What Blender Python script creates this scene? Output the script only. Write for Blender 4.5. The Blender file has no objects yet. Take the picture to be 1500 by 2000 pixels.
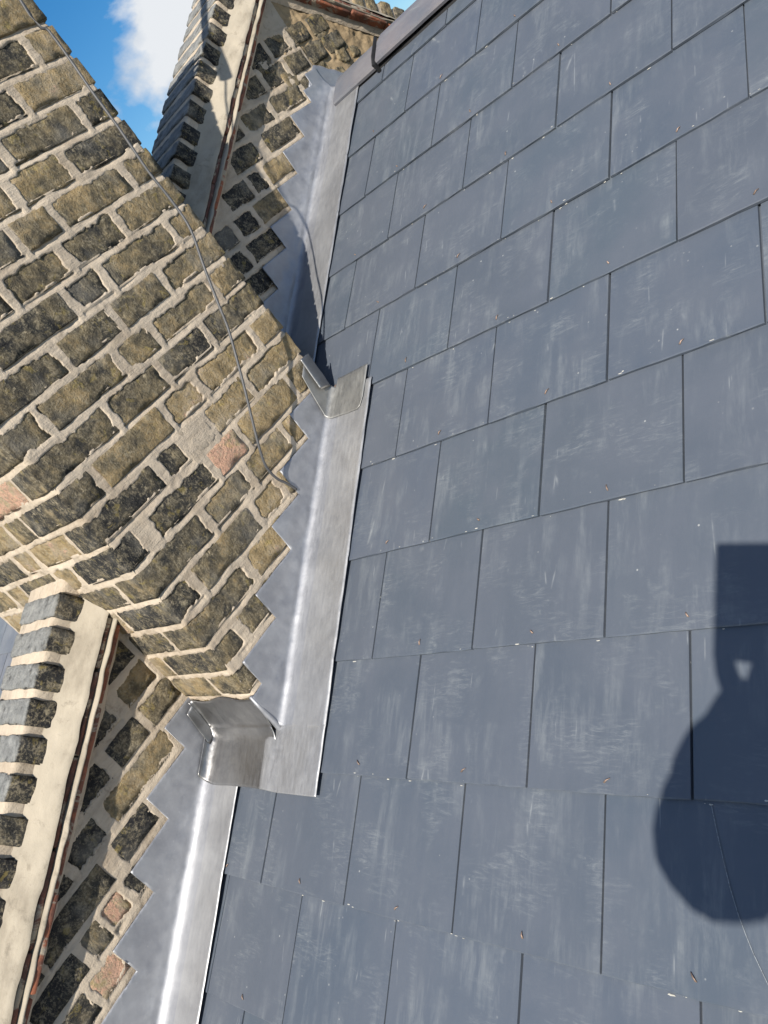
import bpy, math, random
import numpy as np
from mathutils import Matrix, Vector

S = bpy.context.scene
COL = S.collection
R = math.radians

# ------------------------------------------------------------------ camera
cam_d = bpy.data.cameras.new('camera')
cam = bpy.data.objects.new('camera', cam_d)
COL.objects.link(cam)
RIGHT = Vector((0.66850, 0.46277, -0.58220))
DOWN = Vector((-0.19388, -0.64730, -0.73716))
FWD = Vector((-0.71799, 0.60567, -0.34301))
CAM = Vector((1.12071, -2.15151, -0.14664))
rot = Matrix((RIGHT, -DOWN, -FWD)).transposed().to_4x4()
cam.matrix_world = Matrix.Translation(CAM) @ rot
cam_d.sensor_fit = 'VERTICAL'
cam_d.sensor_height = 36.0
cam_d.lens = 1527.92 * 36 / 2000
cam_d.clip_start = 0.02
cam_d.clip_end = 900
S.camera = cam

# ------------------------------------------------------------------ sun and sky
SUN_AZ, SUN_EL = -26.0, 37.0          # heading of the light, height of the sun
a, e = R(SUN_AZ), R(SUN_EL)
LDIR = Vector((math.sin(a) * math.cos(e), math.cos(a) * math.cos(e), -math.sin(e)))
sun_d = bpy.data.lights.new('sun', 'SUN')
sun_d.energy = 5.0
sun_d.angle = R(0.53)
sun_d.color = (1.0, 0.93, 0.82)
sun = bpy.data.objects.new('sun', sun_d)
COL.objects.link(sun)
sun.rotation_euler = LDIR.to_track_quat('-Z', 'Y').to_euler()
sun.location = (3, -6, 6)

world = bpy.data.worlds.new('World')
S.world = world
world.use_nodes = True
wn, wl = world.node_tree.nodes, world.node_tree.links
wn.clear()
w_out = wn.new('ShaderNodeOutputWorld')
w_bg = wn.new('ShaderNodeBackground')
w_bg.inputs['Strength'].default_value = 0.053
w_sky = wn.new('ShaderNodeTexSky')
w_sky.sky_type = 'NISHITA'
w_sky.sun_disc = False
w_sky.sun_elevation = R(SUN_EL)
w_sky.sun_rotation = math.atan2(-LDIR.x, -LDIR.y)
w_sky.air_density = 1.0
w_sky.dust_density = 0.6
w_sky.ozone_density = 2.5
w_tc = wn.new('ShaderNodeTexCoord')
w_map = wn.new('ShaderNodeMapping')
w_map.inputs['Scale'].default_value = (1, 1, 1.5)
w_map.inputs['Location'].default_value = (2.219, 0.342, 0.440)
w_n = wn.new('ShaderNodeTexNoise')
w_n.inputs['Scale'].default_value = 5.5
w_n.inputs['Detail'].default_value = 9
w_n.inputs['Roughness'].default_value = 0.52
w_n.inputs['Distortion'].default_value = 0.15
w_r = wn.new('ShaderNodeValToRGB')
w_r.color_ramp.elements[0].position = 0.515
w_r.color_ramp.elements[1].position = 0.595
w_n2 = wn.new('ShaderNodeTexNoise')
w_n2.inputs['Scale'].default_value = 11
w_n2.inputs['Detail'].default_value = 6
w_r2 = wn.new('ShaderNodeValToRGB')
w_r2.color_ramp.elements[0].position = 0.35
w_r2.color_ramp.elements[0].color = (6.5, 7.8, 9.6, 1)
w_r2.color_ramp.elements[1].position = 0.62
w_r2.color_ramp.elements[1].color = (11.5, 11.9, 12.4, 1)
w_sat = wn.new('ShaderNodeHueSaturation')
w_sat.inputs['Saturation'].default_value = 1.42
w_sat.inputs['Value'].default_value = 1.62
w_mix = wn.new('ShaderNodeMixRGB')
wl.new(w_tc.outputs['Generated'], w_map.inputs['Vector'])
wl.new(w_map.outputs['Vector'], w_n.inputs['Vector'])
wl.new(w_map.outputs['Vector'], w_n2.inputs['Vector'])
wl.new(w_n.outputs['Fac'], w_r.inputs['Fac'])
wl.new(w_n2.outputs['Fac'], w_r2.inputs['Fac'])
wl.new(w_sky.outputs['Color'], w_sat.inputs['Color'])
wl.new(w_sat.outputs['Color'], w_mix.inputs['Color1'])
wl.new(w_r2.outputs['Color'], w_mix.inputs['Color2'])
wl.new(w_r.outputs['Color'], w_mix.inputs['Fac'])
wl.new(w_mix.outputs['Color'], w_bg.inputs['Color'])
wl.new(w_bg.outputs['Background'], w_out.inputs['Surface'])

S.view_settings.view_transform = 'Standard'
S.view_settings.look = 'None'
S.view_settings.exposure = 0.43
S.view_settings.gamma = 1.0
S.view_settings.use_curve_mapping = False

# ------------------------------------------------------------------ frames and constants
T30 = math.tan(R(30))
C30, S30 = math.cos(R(30)), 0.5
G = 0.2095                      # slate gauge
W = 0.25                        # slate width
CHX, PAX = -0.262, -0.520       # right faces of chimney and parapet
CH_Y0, CH_Y1 = -0.878, -1.560   # back and front of chimney
CH_TOP = 0.895
YR = 0.139                      # ridge


def rf(x, v, n):                # roof frame -> world
    return Vector((x, v * C30 - n * S30, v * S30 + n * C30))


# ------------------------------------------------------------------ noise
def _hash(ix, iy, iz, seed):
    h = (ix * 374761393 + iy * 668265263 + iz * 1274126177 + seed * 974711) & 0xffffffff
    h = ((h ^ (h >> 13)) * 1274126177) & 0xffffffff
    h = (h ^ (h >> 16)) & 0xffff
    return h / 65535.0 * 2 - 1


def vnoise(P, scale, seed=0):
    P = np.asarray(P, float) / scale + 1000.0
    i = np.floor(P).astype(np.int64)
    f = P - i
    f = f * f * (3 - 2 * f)
    out = 0
    for dx in (0, 1):
        wx = f[:, 0] if dx else 1 - f[:, 0]
        for dy in (0, 1):
            wy = f[:, 1] if dy else 1 - f[:, 1]
            for dz in (0, 1):
                wz = f[:, 2] if dz else 1 - f[:, 2]
                out = out + wx * wy * wz * _hash(i[:, 0] + dx, i[:, 1] + dy, i[:, 2] + dz, seed)
    return out


# ------------------------------------------------------------------ mesh helpers
def mesh(name, V, F, mat=None, smooth=False):
    me = bpy.data.meshes.new(name)
    me.from_pydata([tuple(p) for p in V], [], [tuple(f) for f in F])
    if mat:
        me.materials.append(mat)
    if smooth:
        me.polygons.foreach_set('use_smooth', [True] * len(me.polygons))
    me.update()
    return me


def obj(name, me, parent=None, M=None):
    o = bpy.data.objects.new(name, me)
    COL.objects.link(o)
    if parent:
        o.parent = parent
    if M is not None:
        o.matrix_local = M
    return o


def thing(name, label, cat, group=None):
    o = bpy.data.objects.new(name, None)
    COL.objects.link(o)
    o.empty_display_size = 0.05
    o['label'] = label
    o['category'] = cat
    if group:
        o['group'] = group
    return o


def tag(o, label, cat, group=None):
    o['label'] = label
    o['category'] = cat
    if group:
        o['group'] = group
    return o


def grid_faces(nu, nv, flip=False):
    i, j = np.meshgrid(np.arange(nu - 1), np.arange(nv - 1), indexing='ij')
    a_ = (i * nv + j).ravel()
    f = np.stack([a_, a_ + nv, a_ + nv + 1, a_ + 1], 1)
    if flip:
        f = f[:, ::-1]
    return f


def rough_box(name, L, D, H, seg, rad, amp, seed, mat, chip=0.0, ns=0.02):
    """closed box with rounded, uneven, chipped edges, centred on the origin"""
    nx, ny, nz = seg
    verts, index, faces = [], {}, []

    def vid(p):
        k = tuple(np.round(p, 5))
        if k not in index:
            index[k] = len(verts)
            verts.append(p)
        return index[k]
    # non-uniform spacing: extra loops near the edges
    def axis(n, half):
        t = np.linspace(-1, 1, n + 1) * half
        b = min(rad * 0.9, half * 0.5)
        if n > 2:
            t[1], t[-2] = -half + b, half - b
        return t
    X, Y, Z = axis(nx, L / 2), axis(ny, D / 2), axis(nz, H / 2)
    def face(A, B, fn, flip):
        for i in range(len(A) - 1):
            for j in range(len(B) - 1):
                q = [fn(A[i], B[j]), fn(A[i + 1], B[j]), fn(A[i + 1], B[j + 1]), fn(A[i], B[j + 1])]
                ids = [vid(p) for p in q]
                faces.append(ids[::-1] if flip else ids)
    face(X, Z, lambda u, w: (u, Y[0], w), False)
    face(X, Z, lambda u, w: (u, Y[-1], w), True)
    face(Y, Z, lambda u, w: (X[0], u, w), True)
    face(Y, Z, lambda u, w: (X[-1], u, w), False)
    face(X, Y, lambda u, w: (u, w, Z[0]), True)
    face(X, Y, lambda u, w: (u, w, Z[-1]), False)
    P = np.array(verts)
    half = np.array([L / 2, D / 2, H / 2])
    inner = np.maximum(half - rad, 0.0005)
    c = np.clip(P, -inner, inner)
    d = P - c
    l = np.linalg.norm(d, axis=1, keepdims=True)
    nrm = d / np.maximum(l, 1e-9)
    P2 = c + nrm * rad
    n1 = vnoise(P2 + 7.3 * seed, ns, seed) + 0.5 * vnoise(P2 + 3.1 * seed, ns * 0.45, seed + 5)
    P2 = P2 + nrm * (amp * n1)[:, None]
    if chip:
        n2 = vnoise(P2 + 2.7 * seed, 0.03, seed + 11)
        edge = ((np.abs(P) > half - 1e-6).sum(1) >= 2)
        P2 = P2 - nrm * (edge * np.clip(n2 - 0.1, 0, 1) * chip)[:, None]
    return mesh(name, P2, faces, mat, True)


# ------------------------------------------------------------------ materials
def new_mat(name):
    m = bpy.data.materials.new(name)
    m.use_nodes = True
    nt = m.node_tree
    b = nt.nodes['Principled BSDF']
    return m, nt.nodes, nt.links, b


def tex_noise(N, L, vec, scale, detail=5, rough=0.55, dist=0.0):
    n = N.new('ShaderNodeTexNoise')
    n.inputs['Scale'].default_value = scale
    n.inputs['Detail'].default_value = detail
    n.inputs['Roughness'].default_value = rough
    n.inputs['Distortion'].default_value = dist
    if vec is not None:
        L.new(vec, n.inputs['Vector'])
    return n.outputs['Fac']


def ramp(N, L, fac, stops):
    r = N.new('ShaderNodeValToRGB')
    el = r.color_ramp.elements
    while len(el) > 1:
        el.remove(el[-1])
    for i, (p, c) in enumerate(stops):
        if isinstance(c, (int, float)):
            c = (c, c, c)
        q = el[0] if i == 0 else el.new(p)
        q.position = p
        q.color = (*c[:3], 1)
    L.new(fac, r.inputs['Fac'])
    return r.outputs['Color']


def mixc(N, L, fac, c1, c2, mode='MIX'):
    m = N.new('ShaderNodeMixRGB')
    m.blend_type = mode
    for s, v in (('Fac', fac), ('Color1', c1), ('Color2', c2)):
        if isinstance(v, (int, float)):
            m.inputs[s].default_value = v if s == 'Fac' else (v, v, v, 1)
        elif isinstance(v, tuple):
            m.inputs[s].default_value = (*v[:3], 1)
        else:
            L.new(v, m.inputs[s])
    return m.outputs['Color']


def math_n(N, L, op, a_, b_=None, clamp=False):
    m = N.new('ShaderNodeMath')
    m.operation = op
    m.use_clamp = clamp
    for i, v in enumerate((a_, b_)):
        if v is None:
            continue
        if isinstance(v, (int, float)):
            m.inputs[i].default_value = v
        else:
            L.new(v, m.inputs[i])
    return m.outputs[0]


def coords(N, L, rnd=True, scale=(1, 1, 1)):
    """object coordinates, shifted at random per object"""
    tc = N.new('ShaderNodeTexCoord')
    mp = N.new('ShaderNodeMapping')
    mp.inputs['Scale'].default_value = scale
    L.new(tc.outputs['Object'], mp.inputs['Vector'])
    if rnd:
        oi = N.new('ShaderNodeObjectInfo')
        k = math_n(N, L, 'MULTIPLY', oi.outputs['Random'], 37.0)
        cx = N.new('ShaderNodeCombineXYZ')
        L.new(k, cx.inputs[0])
        k2 = math_n(N, L, 'MULTIPLY', oi.outputs['Random'], 91.0)
        L.new(k2, cx.inputs[1])
        L.new(cx.outputs[0], mp.inputs['Location'])
    return mp.outputs['Vector']


def bump(N, L, b, h, strength=0.5, dist=0.01, prev=None):
    bn = N.new('ShaderNodeBump')
    bn.inputs['Strength'].default_value = strength
    bn.inputs['Distance'].default_value = dist
    L.new(h, bn.inputs['Height'])
    if prev is not None:
        L.new(prev, bn.inputs['Normal'])
    if b is not None:
        L.new(bn.outputs['Normal'], b.inputs['Normal'])
    return bn.outputs['Normal']


def attr(N, name):
    n = N.new('ShaderNodeAttribute')
    n.attribute_type = 'OBJECT'
    n.attribute_name = name
    return n.outputs['Fac']


def make_brick_mat(name='stock brick', pale_top=False):
    m, N, L, b = new_mat(name)
    v = coords(N, L)
    tone = attr(N, 'tone')
    n_big = tex_noise(N, L, v, 14, 4, 0.6)
    n_mid = tex_noise(N, L, v, 45, 6, 0.65)
    n_fine = tex_noise(N, L, v, 190, 4, 0.7)
    vo = N.new('ShaderNodeTexVoronoi')
    vo.inputs['Scale'].default_value = 150
    L.new(v, vo.inputs['Vector'])
    # base colour picked by tone, wandering inside the brick
    t = math_n(N, L, 'ADD', tone, math_n(N, L, 'MULTIPLY', math_n(N, L, 'SUBTRACT', n_big, 0.5), 1.25))
    t = math_n(N, L, 'ADD', t, math_n(N, L, 'MULTIPLY', math_n(N, L, 'SUBTRACT', n_mid, 0.5), 1.0), True)
    col = ramp(N, L, t, [(0.0, (.024, .024, .026)), (.18, (.055, .053, .047)), (.34, (.128, .108, .074)),
                         (.48, (.205, .168, .104)), (.62, (.33, .245, .130)), (.76, (.42, .32, .185)),
                         (.88, (.44, .35, .235)), (1.0, (.62, .38, .27))])
    # soot crust and pale lime specks
    soot = ramp(N, L, tex_noise(N, L, v, 21, 8, 0.75, 0.8), [(.50, 0), (.57, 1)])
    sf = math_n(N, L, 'MULTIPLY', soot, math_n(N, L, 'SUBTRACT', 0.88, tone, True))
    col = mixc(N, L, sf, col, (.030, .031, .033))
    lime = ramp(N, L, tex_noise(N, L, v, 75, 8, 0.75, 0.4), [(.545, 0), (.62, 1)])
    lm = math_n(N, L, 'MULTIPLY', lime, ramp(N, L, tex_noise(N, L, v, 19, 3), [(.42, 0), (.60, .80)]))
    col = mixc(N, L, lm, col, (.42, .36, .25))
    moss = math_n(N, L, 'MULTIPLY', ramp(N, L, tex_noise(N, L, v, 32, 6, .7, .5), [(.585, 0), (.64, 1)]), 0.36)
    col = mixc(N, L, moss, col, (.46, .36, .11))
    pits = ramp(N, L, vo.outputs['Distance'], [(0.05, 0), (0.16, 1)])
    pitmask = ramp(N, L, tex_noise(N, L, v, 60, 3), [(.57, 0), (.62, 1)])
    col = mixc(N, L, math_n(N, L, 'MULTIPLY', pitmask, math_n(N, L, 'SUBTRACT', 1.0, pits)), col, (.02, .019, .016))
    dust = ramp(N, L, math_n(N, L, 'ADD', math_n(N, L, 'MULTIPLY', n_fine, .6), math_n(N, L, 'MULTIPLY', n_mid, .4)), [(.50, 0), (.60, .66)])
    col = mixc(N, L, dust, col, (.33, .285, .20))
    # wide pale lime bloom over part of some bricks
    bl = math_n(N, L, 'MULTIPLY', ramp(N, L, tex_noise(N, L, v, 9, 3), [(.54, 0), (.70, 1)]), 0.50)
    col = mixc(N, L, bl, col, (.30, .28, .24))
    if pale_top:                       # paler grey on the upper face of a coping brick
        tg = N.new('ShaderNodeTexCoord')
        sx = N.new('ShaderNodeSeparateXYZ')
        L.new(tg.outputs['Object'], sx.inputs['Vector'])
        zt = math_n(N, L, 'ADD', sx.outputs['Z'], math_n(N, L, 'MULTIPLY', math_n(N, L, 'SUBTRACT', n_mid, .5), .012))
        wt = ramp(N, L, math_n(N, L, 'MULTIPLY', zt, 10.0), [(.455, 0), (.49, .9)])
        top = ramp(N, L, n_mid, [(.35, (.22, .225, .22)), (.6, (.33, .335, .325)), (.75, (.42, .42, .40))])
        col = mixc(N, L, wt, col, top)
    L.new(col, b.inputs['Base Color'])
    b.inputs['Roughness'].default_value = 0.88
    b.inputs['Specular IOR Level'].default_value = 0.25
    h = math_n(N, L, 'ADD', math_n(N, L, 'MULTIPLY', n_mid, 1.0), math_n(N, L, 'MULTIPLY', n_fine, 0.40))
    rid = tex_noise(N, L, v, 28, 8, .75, 1.2)
    h = math_n(N, L, 'ADD', h, math_n(N, L, 'MULTIPLY', rid, 1.2))
    h = math_n(N, L, 'SUBTRACT', h, math_n(N, L, 'MULTIPLY', math_n(N, L, 'MULTIPLY', pitmask, math_n(N, L, 'SUBTRACT', 1.0, pits)), 0.8))
    bump(N, L, b, h, 1.0, 0.0092)
    return m


def make_mortar_mat(name, base, dark, streak=(1, 1, 1), seed=0.0, bdist=0.004):
    m, N, L, b = new_mat(name)
    tc = N.new('ShaderNodeTexCoord')
    mp = N.new('ShaderNodeMapping')
    mp.inputs['Location'].default_value = (seed, seed * 2, 0)
    L.new(tc.outputs['Object'], mp.inputs['Vector'])
    v = mp.outputs['Vector']
    mp2 = N.new('ShaderNodeMapping')
    mp2.inputs['Scale'].default_value = streak
    L.new(v, mp2.inputs['Vector'])
    n1 = tex_noise(N, L, v, 7, 5, 0.6)
    n2 = tex_noise(N, L, mp2.outputs['Vector'], 60, 6, 0.65)
    n3 = tex_noise(N, L, v, 260, 4, 0.7)
    t = math_n(N, L, 'ADD', math_n(N, L, 'MULTIPLY', n1, 0.65), math_n(N, L, 'MULTIPLY', n2, 0.45))
    col = ramp(N, L, t, [(.36, dark), (.56, base), (.74, tuple(min(1, c * 1.18) for c in base))])
    stain = ramp(N, L, tex_noise(N, L, v, 22, 8, .75, .4), [(.55, 0), (.68, .60)])
    col = mixc(N, L, stain, col, tuple(c * 0.62 for c in dark))
    sp = ramp(N, L, n3, [(.66, 0), (.72, .6)])
    col = mixc(N, L, sp, col, tuple(c * 0.55 for c in dark))
    L.new(col, b.inputs['Base Color'])
    b.inputs['Roughness'].default_value = 0.92
    b.inputs['Specular IOR Level'].default_value = 0.2
    h = math_n(N, L, 'ADD', math_n(N, L, 'MULTIPLY', n2, 1.0), math_n(N, L, 'MULTIPLY', n3, 0.35))
    bump(N, L, b, h, 0.8, bdist)
    return m


def make_slate_mat(name='fibre slate', base=(.072, .089, .116), gloss=0.42, long_axis=1):
    m, N, L, b = new_mat(name)
    v = coords(N, L)
    st = [1, 1, 1]
    st[1 - long_axis] = 7.0
    mp = N.new('ShaderNodeMapping')
    mp.inputs['Scale'].default_value = st
    L.new(v, mp.inputs['Vector'])
    vs = mp.outputs['Vector']
    oi = N.new('ShaderNodeObjectInfo')
    col = mixc(N, L, oi.outputs['Random'], base, tuple(base[i] * (1.12, 1.09, 1.07)[i] for i in range(3)))
    hue = ramp(N, L, math_n(N, L, 'FRACT', math_n(N, L, 'MULTIPLY', oi.outputs['Random'], 7.31)), [(0, (1.0, 1.0, 1.0)), (.35, (1.03, 1.0, .99)), (.65, (.96, 1.0, .995)), (1, (.98, .985, 1.02))])
    col = mixc(N, L, 1.0, col, hue, 'MULTIPLY')
    nb = tex_noise(N, L, v, 6, 4, .6)
    col = mixc(N, L, ramp(N, L, nb, [(.38, 0), (.62, .75)]), col, (.094, .108, .135))
    # long chalky runs down the slope
    s1 = tex_noise(N, L, vs, 6, 8, .72, .25)
    m1 = ramp(N, L, tex_noise(N, L, v, 7, 6, .65, .5), [(.46, 0), (.66, 1)])
    f1 = math_n(N, L, 'MULTIPLY', ramp(N, L, s1, [(.47, 0), (.72, .68)]), m1)
    col = mixc(N, L, f1, col, (.20, .22, .235))
    # scuffs: rubbed, patchy and turned every way
    mp3 = N.new('ShaderNodeMapping')
    mp3.inputs['Rotation'].default_value = (0, 0, .6)
    mp3.inputs['Scale'].default_value = (1, 5, 1)
    L.new(v, mp3.inputs['Vector'])
    s2 = tex_noise(N, L, mp3.outputs['Vector'], 22, 9, .8, 1.6)
    m2 = ramp(N, L, tex_noise(N, L, v, 9, 5, .65, .6), [(.50, 0), (.66, 1)])
    f2 = math_n(N, L, 'MULTIPLY', ramp(N, L, s2, [(.48, 0), (.66, .50)]), m2)
    col = mixc(N, L, f2, col, (.24, .26, .27))
    # scattered lime specks
    vo = N.new('ShaderNodeTexVoronoi')
    vo.inputs['Scale'].default_value = 42
    L.new(v, vo.inputs['Vector'])
    sp = ramp(N, L, vo.outputs['Distance'], [(.05, 1), (.085, 0)])
    sp = math_n(N, L, 'MULTIPLY', sp, ramp(N, L, vo.outputs['Color'], [(.55, 0), (.60, .7)]))
    sp = math_n(N, L, 'MULTIPLY', sp, ramp(N, L, tex_noise(N, L, v, 8, 2), [(.44, 0), (.58, 1)]))
    col = mixc(N, L, sp, col, (.40, .41, .40))
    # thin scratches
    for rotz, sc in ((0.35, 5.0), (-0.9, 7.0), (1.9, 6.0)):
        mq = N.new('ShaderNodeMapping')
        mq.inputs['Rotation'].default_value = (0, 0, rotz)
        mq.inputs['Scale'].default_value = (1, 0.10, 1)
        L.new(v, mq.inputs['Vector'])
        vq = N.new('ShaderNodeTexVoronoi')
        vq.feature = 'DISTANCE_TO_EDGE'
        vq.inputs['Scale'].default_value = sc
        L.new(mq.outputs['Vector'], vq.inputs['Vector'])
        k = ramp(N, L, vq.outputs['Distance'], [(.0, 1), (.005, 0)])
        k = math_n(N, L, 'MULTIPLY', k, ramp(N, L, tex_noise(N, L, v, 7 + sc, 3), [(.60, 0), (.68, .5)]))
        col = mixc(N, L, k, col, (.30, .32, .33))
    L.new(col, b.inputs['Base Color'])
    rr = ramp(N, L, s1, [(.3, gloss - .08), (.7, gloss + .14)])
    L.new(rr, b.inputs['Roughness'])
    b.inputs['Specular IOR Level'].default_value = 0.5
    h = math_n(N, L, 'ADD', math_n(N, L, 'MULTIPLY', tex_noise(N, L, v, 9, 3), 1.0),
               math_n(N, L, 'MULTIPLY', tex_noise(N, L, v, 130, 5, .6), .10))
    bump(N, L, b, h, 0.35, 0.0035)
    return m


def make_lead_mat(name, c0, c1, rough, metal=0.85):
    m, N, L, b = new_mat(name)
    tc = N.new('ShaderNodeTexCoord')
    v = tc.outputs['Object']
    mp = N.new('ShaderNodeMapping')
    mp.inputs['Scale'].default_value = (6, 1, 1.6)
    L.new(v, mp.inputs['Vector'])
    n1 = tex_noise(N, L, v, 9, 5, .6, .4)
    n2 = tex_noise(N, L, mp.outputs['Vector'], 24, 6, .7)
    n3 = tex_noise(N, L, v, 150, 5, .7)
    t = math_n(N, L, 'ADD', math_n(N, L, 'MULTIPLY', n1, .7), math_n(N, L, 'MULTIPLY', n2, .35))
    col = ramp(N, L, t, [(.36, c0), (.70, c1)])
    sp = ramp(N, L, n3, [(.64, 0), (.72, .4)])
    col = mixc(N, L, sp, col, (.62, .63, .64))
    mpb = N.new('ShaderNodeMapping')
    mpb.inputs['Scale'].default_value = (1, 1, .12)
    L.new(v, mpb.inputs['Vector'])
    L.new(col, b.inputs['Base Color'])
    b.inputs['Metallic'].default_value = metal
    L.new(ramp(N, L, n2, [(.3, rough - .07), (.7, rough + .13)]), b.inputs['Roughness'])
    h = math_n(N, L, 'ADD', tex_noise(N, L, v, 16, 3, .5), math_n(N, L, 'MULTIPLY', n3, .06))
    bump(N, L, b, h, .45, .006)
    return m


def make_plain(name, c, rough=.8, metal=0, noise=.25, nscale=30, bd=.002):
    m, N, L, b = new_mat(name)
    v = coords(N, L)
    n = tex_noise(N, L, v, nscale, 6, .65)
    col = ramp(N, L, n, [(.3, tuple(x * (1 - noise) for x in c)), (.7, tuple(min(1, x * (1 + noise)) for x in c))])
    L.new(col, b.inputs['Base Color'])
    b.inputs['Roughness'].default_value = rough
    b.inputs['Metallic'].default_value = metal
    bump(N, L, b, n, .6, bd)
    return m


M_BRICK = make_brick_mat()
M_COPING = make_brick_mat('coping brick', True)
M_MORTAR = make_mortar_mat('lime mortar', (.49, .415, .325), (.34, .275, .205), (1, .18, 1), 0.0, .006)
M_PATCH = make_mortar_mat('mortar patch', (.40, .345, .275), (.31, .26, .20), (1, .5, .5), 3.0, .006)
M_MORTAR_B = make_mortar_mat('brown mortar', (.36, .27, .165), (.27, .195, .115), (1, .3, 1), 5.0)
M_FILLET = make_mortar_mat('cement fillet', (.37, .328, .262), (.235, .205, .16), (1, .25, .25), 9.0, .002)
M_SLATE = make_slate_mat()
M_NSLATE = make_slate_mat('sky-paled slate', (.16, .17, .19), .6)  # glancing sky reflection put into the colour as a paler grey
M_LEAD = make_lead_mat('lead sheet', (.28, .29, .32), (.44, .45, .475), .58, .76)
M_LEAD_F = make_lead_mat('flat sheet lead', (.29, .295, .31), (.45, .455, .465), .45, .64)  # less metallic lead for the flat sheets on the roof
M_LEAD_D = make_lead_mat('weathered lead', (.20, .20, .20), (.42, .42, .40), .52, .8)
M_LEAD_A = make_lead_mat('apron lead', (.22, .22, .225), (.36, .36, .36), .38, .92)
M_RIDGE = make_slate_mat('ridge tile clay', (.150, .143, .158), .55, 0)
def make_tile_mat(name, c1, c2, smear):
    m, N, L, b = new_mat(name)
    v = coords(N, L)
    col = ramp(N, L, tex_noise(N, L, v, 16, 6, .65, .5), [(.40, c1), (.56, c2)])
    col = mixc(N, L, ramp(N, L, tex_noise(N, L, v, 13, 7, .7, .8), [(smear, 0), (smear + .05, 1)]), col, (.36, .31, .24))
    L.new(col, b.inputs['Base Color'])
    b.inputs['Roughness'].default_value = .9
    bump(N, L, b, tex_noise(N, L, v, 70, 6, .7), .8, .004)
    return m


M_TILE = make_tile_mat('red clay tile', (.33, .115, .060), (.15, .065, .045), .53)
M_TILE_D = make_tile_mat('sooty clay tile', (.085, .052, .045), (.17, .075, .055), .50)
M_COPPER = make_plain('copper', (.28, .20, .16), .55, .5, .5)
M_CABLE = make_plain('grey cable', (.075, .077, .082), .5, 0, .15)
M_DARK = make_plain('underlay', (.012, .012, .013), .9, 0, .2)
M_BLACK = make_plain('black plastic', (.015, .015, .016), .5, 0, .2)
M_DUST = make_plain('lime dust', (.46, .45, .41), .95, 0, .25, 90)
M_STEEL = make_plain('galvanised steel', (.42, .43, .44), .45, .8, .15)

rng = random.Random(11)


def rnd(a_, b_):
    return rng.uniform(a_, b_)


# ------------------------------------------------------------------ ground and the far house
gm = make_plain('grass and paving', (.09, .095, .06), .95, 0, .5, .35, .02)
ground = obj('ground', mesh('ground', [(-300, -300, -8), (300, -300, -8), (300, 300, -8), (-300, 300, -8)], [(0, 1, 2, 3)], gm))
ground['kind'] = 'structure'

far = thing('house', 'distant house with a pale green roof in the gap between chimney and upper coping', 'house')
fx, fy = -20.6, 17.4
fm = Matrix.Translation((fx, fy, 0)) @ Matrix.Rotation(R(40), 4, 'Z')
wallv = [(-5, -4, -8), (5, -4, -8), (5, 4, -8), (-5, 4, -8), (-5, -4, 1.6), (5, -4, 1.6), (5, 4, 1.6), (-5, 4, 1.6)]
obj('wall', mesh('far_wall', wallv, [(0, 1, 5, 4), (1, 2, 6, 5), (2, 3, 7, 6), (3, 0, 4, 7)], make_plain('grey render', (.30, .31, .31))), far, fm)
roofv = [(-5.4, -4.4, 1.5), (5.4, -4.4, 1.5), (5.4, 4.4, 1.5), (-5.4, 4.4, 1.5), (-4.2, 0, 4.05), (4.2, 0, 4.05)]
obj('roof', mesh('far_roof', roofv, [(0, 1, 5, 4), (1, 2, 5), (2, 3, 4, 5), (3, 0, 4), (3, 2, 1, 0)], make_plain('green copper roof', (.30, .44, .38), .6)), far, fm)
for wx in (-3, 0, 3):
    f = obj('window', mesh('far_window', [(wx - .5, -4.05, -1), (wx + .5, -4.05, -1), (wx + .5, -4.05, .5), (wx - .5, -4.05, .5)], [(0, 1, 2, 3)], M_BLACK), far, fm)

# ------------------------------------------------------------------ house body below the roofs
hb = thing('house_wall', 'plain brick house walls under the slate roof', 'house')
hv = [(-.73, -3.55, -8), (5, -3.55, -8), (5, 3.8, -8), (-.73, 3.8, -8),
      (-.73, -3.55, -2.12), (5, -3.55, -2.12), (5, 3.8, -2.12), (-.73, 3.8, -2.12), (5, YR, -.02), (-.73, YR, -.02)]
hw = make_plain('sooty brick wall', (.13, .11, .075), .9, 0, .4, 12, .01)
obj('wall', mesh('house_body', hv, [(0, 1, 5, 4), (1, 2, 6, 8, 5), (2, 3, 7, 6), (3, 0, 4, 9, 7)], hw), hb)

# ------------------------------------------------------------------ slate roof
roof = thing('slate_roof', 'blue grey slate roof with copper rivets and grey ridge tiles', 'roof')
TS = 0.0062                       # slate thickness
SL = TS / G * 1.12                # rise of a slate towards its tail
deck = [rf(-.55, -4.3, -.05), rf(5, -4.3, -.05), rf(5, .15, -.045), rf(-.55, .15, -.045)]
ob_ = [(5, YR, .03), (5, 3.95, -2.2), (-.55, 3.95, -2.2), (-.55, YR, .03)]
obj('underlay', mesh('underlay', deck + [Vector(p) for p in ob_], [(0, 1, 2, 3), (4, 5, 6, 7)], M_DARK), roof)


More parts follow.
